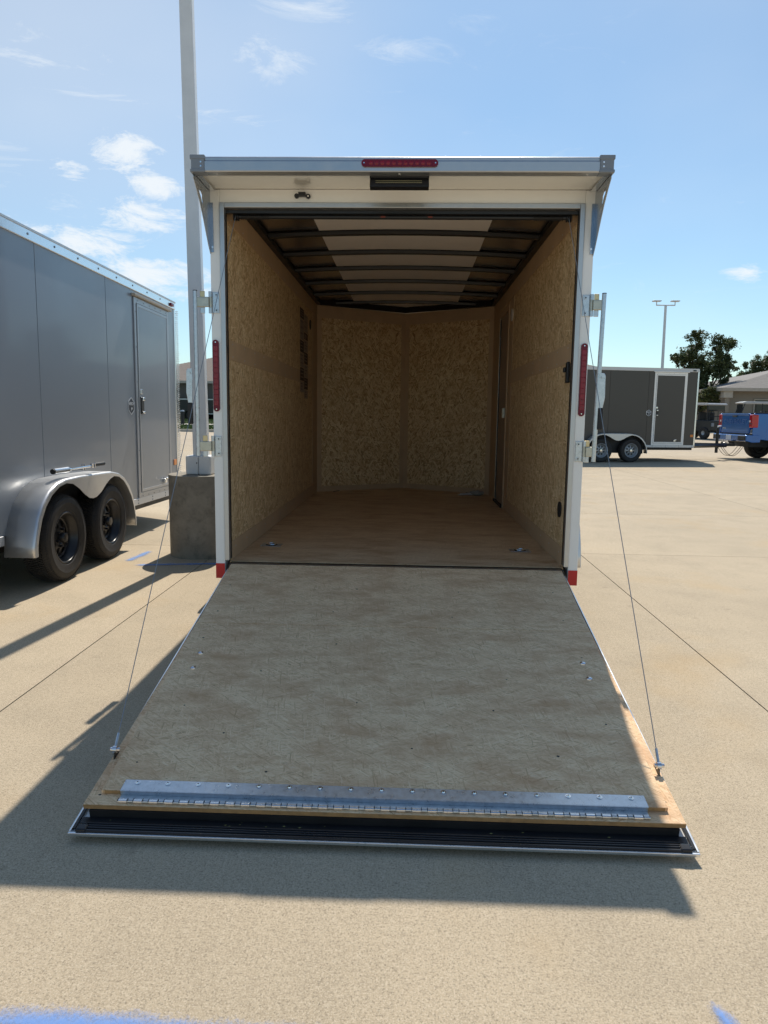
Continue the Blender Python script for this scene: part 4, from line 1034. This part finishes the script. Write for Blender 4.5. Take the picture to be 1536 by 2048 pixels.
sk = MB().cyl((0, 0, 0), 'Z', .0026, .0004, 6).mesh('screw_socket', M_black)
for k in range(17):
    q = link('screw', scr, RP); q.location = (-.816+k*.102, 1.909, .009)
    w = link('screw_socket', sk, q); w.location = (0, 0, .0054)
cb = MB().lathe([(.013, 0), (.012, .003), (.007, .006), (.0001, .007)], Matrix(((0, 1, 0, 0), (0, 0, 1, 0), (1, 0, 0, 0), (0, 0, 0, 1))), 20).mesh('carriage_bolt', M_chrome, True)
for x, s_ in ((-.852, 1.042), (-.849, 1.17), (.853, 1.05), (.852, 1.176)):
    q = link('carriage_bolt', cb, RP); q.location = (x, s_, .0062)
# counter-sunk screw holes and chips in the boards
rnd = random.Random(11); hm = MB().cyl((0, 0, 0), 'Z', .0042, .0004, 8).mesh('screw_hole', M_black)
for x, s_ in [(-.90, .30), (-.2, .32), (.35, .33), (.86, .31), (-.885, .62), (-.3, .60), (.30, .63), (.85, .64), (-.88, .90), (-.25, .93), (.32, .95), (.86, 1.0), (-.80, 1.45), (-.12, 1.40), (.42, 1.43), (.84, 1.5), (-.6, 1.62), (.1, 1.68), (.62, 1.70), (-.4, 1.83), (-.86, 1.80), (.5, 1.2), (-.55, 1.18), (-.93, 1.95), (.93, 1.90), (.935, 1.6)]:
    q = link('screw_hole', hm, RP); q.location = (x, s_, .0061 if abs(x) < .92 else -.0088); q.scale = (rnd.uniform(.7, 1.3), rnd.uniform(.6, 1.1), 1)
# leaf crumbs in the tray
rnd = random.Random(5); cr_ = MB()
for _ in range(46):
    x = rnd.choice((rnd.gauss(-.45, .16), rnd.gauss(.1, .4))); s_ = rnd.uniform(2.01, 2.085); z = -.0496; a = .002+rnd.random()*.0035
    if abs(x) < .93: cr_.add([(x-a, s_, z), (x, s_+a*.8, z+.002), (x+a, s_, z+.001), (x, s_-a*.6, z)], [(0, 1, 2, 3)])
co = cr_.build('leaf_litter', simple('leaf_crumb', (.38, .33, .12), .9), RP); co['kind'] = 'stuff'
# cable anchors and cables
bpy.context.view_layer.update()
for s in (-1, 1):
    xa = s*.955
    an = MB().prism([(-.026, -.012), (.020, -.012), (.006, .022), (-.006, .022)], FR((xa-.002, 1.752, 0), (0, 1, 0), (0, 0, 1)), .004).build('cable_anchor', M_blackp, RP)
    MB().tube([(xa-.016, 1.752, .020), (xa+.018, 1.752, .020)], .0075, 10).build('anchor_bolt', M_chrome, an, smooth=True)
    MB().tube([(xa-.007, 1.752, .020), (xa+.007, 1.752, .020)], .0125, 12).build('anchor_washer', M_chrome, an, smooth=True)
    pa = MR @ Vector((xa, 1.748, .026)); pb = Vector((s*.934, .052, 2.440)); d = (pb-pa).normalized()
    MB().tube([pa, pa+d*.050], .0048, 8).build('cable_ferrule', M_galv, T, smooth=True)
    MB().tube([pa+d*.045, pb], 0.0017, 6, False).build('ramp_cable', M_cap, T, smooth=True)

# ------------------------------------------------------------------ hardware bag on the trailer floor
hb = thing('hardware_bag', 'clear plastic bag of metal parts in the far right corner of the trailer floor', 'bag', (.84, 3.86, .440))
rnd = random.Random(2)
bm_ = bmesh.new(); bmesh.ops.create_icosphere(bm_, subdivisions=3, radius=1)
for v in bm_.verts: v.co = Vector((v.co.x*.075, v.co.y*.05, (v.co.z+1)*.03)) * (1+.25*noise.noise(v.co*3.1))
me = bpy.data.meshes.new('plastic_bag'); bm_.to_mesh(me); bm_.free(); me.materials.append(simple('cloudy_plastic', (.30, .29, .26), .2)); link('plastic_bag', me, hb)
MB().tube([(-.19, -.02, .016), (-.05, .0, .018)], .012, 10).build('metal_pin', M_alu_m, hb, smooth=True)
MB().tube([(-.22, -.04, .008), (-.06, .03, .03)], .004, 6).build('pull_tie', M_white, hb, smooth=True)

# ------------------------------------------------------------------ blue pickup
PT = thing('pickup_truck', 'blue pickup truck seen from behind at the right edge towing the charcoal trailer', 'pickup truck', (10.47, 19.13, 0), R(4)-math.pi/2)
def tb(name, m, x0, x1, y0, y1, z0, z1, bev=0, parent=None): return box(name, m, parent or PT, x0, x1, y0, y1, z0, z1, bev)
# bed sides with wheel arch (profile in Y,Z)
def side_profile():
    p = [(0, .80), (0, 1.46), (1.95, 1.46), (1.95, .55)]
    arc = [(1.25+.50*math.cos(a), .46+.50*math.sin(a)) for a in [math.pi*q/14 for q in range(15)]]
    arc = [q for q in arc if q[1] > .55]
    return p+arc+[(.70, .62), (.25, .66)]
for s in (-1, 1):
    MB().prism([(y, z) for y, z in side_profile()], FR((s*1.02-(.04 if s > 0 else 0), 0, 0), (0, 1, 0), (0, 0, 1)), .04).build('bed_side', M_truck, PT, .02)
    tb('bed_rail_cap', M_blackp, min(s*.93, s*1.03), max(s*.93, s*1.03), .03, 1.95, 1.462, 1.482, .008)
    tl = MB().box(min(s*.84, s*1.028), max(s*.84, s*1.028), -.045, .16, 1.02, 1.43).build('tail_light', M_taill, PT, .03)
    tb('reverse_lens', M_white_l, min(s*.85, s*.93), max(s*.85, s*.93), -.052, -.040, 1.19, 1.25, .006, tl)
    tb('lens_divider', M_blackg, min(s*.845, s*1.02), max(s*.845, s*1.02), -.049, -.044, 1.13, 1.16, .003, tl)
tb('bed_floor', M_blackp, -.98, .98, .02, 1.9, .78, .84); tb('bed_front', M_truck, -.98, .98, 1.88, 1.95, .8, 1.46)
tb('chassis', M_black, -.6, .6, .1, 5.4, .42, .62)
tg = tb('tailgate', M_truck, -.835, .835, -.030, .03, .84, 1.45, .02)
tb('tailgate_lip', M_truck, -.83, .83, -.055, -.031, 1.40, 1.452, .012, tg)
tb('tailgate_handle', M_blackg, -.13, .13, -.062, -.045, 1.345, 1.395, .008, tg)
tb('tailgate_crease', M_truck, -.80, .80, -.040, -.031, .90, .93, .004, tg)
M_truck_dk = simple('debossed_lettering', (.008, .09, .32), .3)
text_obj('tailgate_lettering', 'CHEVROLET', .20, M_truck_dk, tg, FR((0, -.0335, 1.20), (1, 0, 0), (0, 0, 1)), .002, .004, 0, xs=1.25)
tb('trim_badge', M_chrome, -.75, -.55, -.036, -.031, .97, .995, .002, tg)
bu = tb('bumper', M_truck, -1.0, 1.0, -.20, -.03, .60, .80, .03)
for s in (-1, 1): tb('bumper_step', M_black, min(s*.55, s*.99), max(s*.55, s*.99), -.215, -.16, .63, .78, .02, bu)
for s in (-1, 1): MB().prism([(-.19, .62), (-.19, .79), (.20, .80), (.26, .70), (.24, .58), (0, .57)], FR((s*1.035-(.03 if s > 0 else 0), 0, 0), (0, 1, 0), (0, 0, 1)), .03).build('bumper_end', M_truck, bu, .01)
tb('licence_plate', M_plate, -.16, .16, -.212, -.201, .64, .78, .004, bu)
hr = tb('hitch_receiver', M_blackp, -.05, .05, -.42, -.03, .44, .54, .006); MB().cyl((0, -.40, .545), 'Z', .03, .08, 14).build('hitch_ball', M_chrome, hr)
tb('hitch_bar', M_chrome, -.09, .09, -.40, -.22, .50, .56, .01, hr)
# cab
cabp = [(2.0, .55), (2.0, 1.48), (2.12, 2.02), (2.45, 2.08), (3.5, 2.06), (4.05, 1.50), (5.7, 1.42), (5.85, 1.05), (5.85, .5)]
arc2 = [(4.95+.50*math.cos(a), .46+.50*math.sin(a)) for a in [math.pi*q/14 for q in range(15)]]; arc2 = [q for q in arc2 if q[1] > .5]
cb_ = MB().prism(cabp+arc2, FR((-1.0, 0, 0), (0, 1, 0), (0, 0, 1)), 2.0).build('cab', M_truck, PT, .04)
for s in (-1, 1):
    for a, b in ((2.2, 2.85), (2.92, 3.7)):
        MB().prism([(a, 1.50), (a+.04, 1.95), (b-.1, 1.95), (b, 1.50)], FR((s*1.003-(.004 if s > 0 else 0), 0, 0), (0, 1, 0), (0, 0, 1)), .004).build('side_window', M_glass_dk, cb_)
tb('rear_window', M_glass_dk, -.75, .75, 2.02, 2.035, 1.55, 1.95, 0, cb_)
for s in (-1, 1):
    for y in (1.25, 4.95): wheel(PT, (s*.86, y, .42), s, M_steelwheel, .42, .27, 6, 'wheel', .255)

# ------------------------------------------------------------------ utility carts
def cart(label, loc, rz, roofm, bodym, enclosed):
    t = thing('utility_cart', label, 'utility cart', loc, rz, 'golf carts and utility carts by the trees')
    MB().prism([(-1.3, .45), (-1.3, .98), (-.25, 1.0), (-.1, .62), (.55, .62), (.75, .95), (1.3, .88), (1.42, .5), (1.3, .38), (-1.2, .38)], FR((-.62, 0, 0), (0, 1, 0), (0, 0, 1)), 1.24).build('body', bodym, t, .04)
    rf = MB().prism([(-1.1, 1.83), (-1.0, 1.90), (.7, 1.92), (.95, 1.86), (.9, 1.80), (-1.05, 1.79)], FR((-.68, 0, 0), (0, 1, 0), (0, 0, 1)), 1.36).build('roof', roofm, t, .02)
    for s in (-1, 1):
        for pts in ([(-1.0, .95), (-.95, 1.82)], [(-.15, .95), (-.10, 1.82)], [(1.0, .92), (.75, 1.82)]):
            MB().tube([(s*.60, pts[0][0], pts[0][1]), (s*.58, pts[1][0], pts[1][1])], .025, 8).build('roof_post', M_blackp, t, smooth=True)
        for y in (-.85, .95):
            wh = MB().lathe([(.12, -.10), (.28, -.12), (.32, -.08), (.32, .08), (.28, .12), (.12, .10)], Matrix.Translation((s*.58, y, .32)), 24); wo = wh.build('wheel', M_tyre, t, smooth=True)
            MB().lathe([(.0001, .06), (.13, .09)], Matrix.Translation((s*.58, y, .32)) @ Matrix.Scale(s, 4, Vector((1, 0, 0))), 20).build('rim', M_steelwheel, wo)
    for s in (-1, 1):
        MB().box(s*.29-.25, s*.29+.25, -.35, .12, .82, .95).build('seat', M_black, t, .04)
        MB().box(s*.29-.25, s*.29+.25, -.42, -.30, .96, 1.42).build('seat_back', M_black, t, .04)
    if enclosed:
        MB().box(-.58, .58, -1.02, -1.0, 1.55, 1.78).build('rear_screen', M_glass_dk, t)
        gr = MB()
        for x in (-.45, -.15, .15, .45): gr.tube([(x, -1.0, 1.0), (x, -.98, 1.5)], .015, 6)
        gr.tube([(-.6, -1.0, 1.5), (.6, -1.0, 1.5)], .02, 6); gr.tube([(-.6, -1.0, 1.2), (.6, -1.0, 1.2)], .02, 6)
        gr.build('cargo_guard', M_blackp, t)
        for s in (-1, 1): MB().box(min(s*.45, s*.62), max(s*.45, s*.62), -1.36, -1.29, .66, .86).build('tail_lamp_housing', M_cartgrey, t, .03)
    MB().box(-.55, .55, .84, .86, 1.0, 1.78).build('windscreen', M_glass_dk, t) if not enclosed else None
    MB().tube([(-.3, .62, 1.05), (-.3, .45, 1.22)], .02, 6).build('steering_column', M_blackp, t)
    return t
z36 = ground_z(36)
cart('black utility cart with pale roof parked between the charcoal trailer and the blue truck', (15.95, 35.6, z36), R(24), M_cartwhite, M_blackp, True)
cart('second black cart with pale roof partly hidden by the charcoal trailer edge', (14.75, 36.8, z36), R(24), M_cartwhite, M_cartgrey, True)
cart('golf cart with pale roof and open sides seen above the blue truck bed', (18.75, 35.3, z36+.1), R(80), M_cartwhite, M_cartgrey, False)

print('objects', len(bpy.data.objects), 'tris approx', sum(len(o.data.polygons)*2 for o in bpy.data.objects if o.type == 'MESH'))
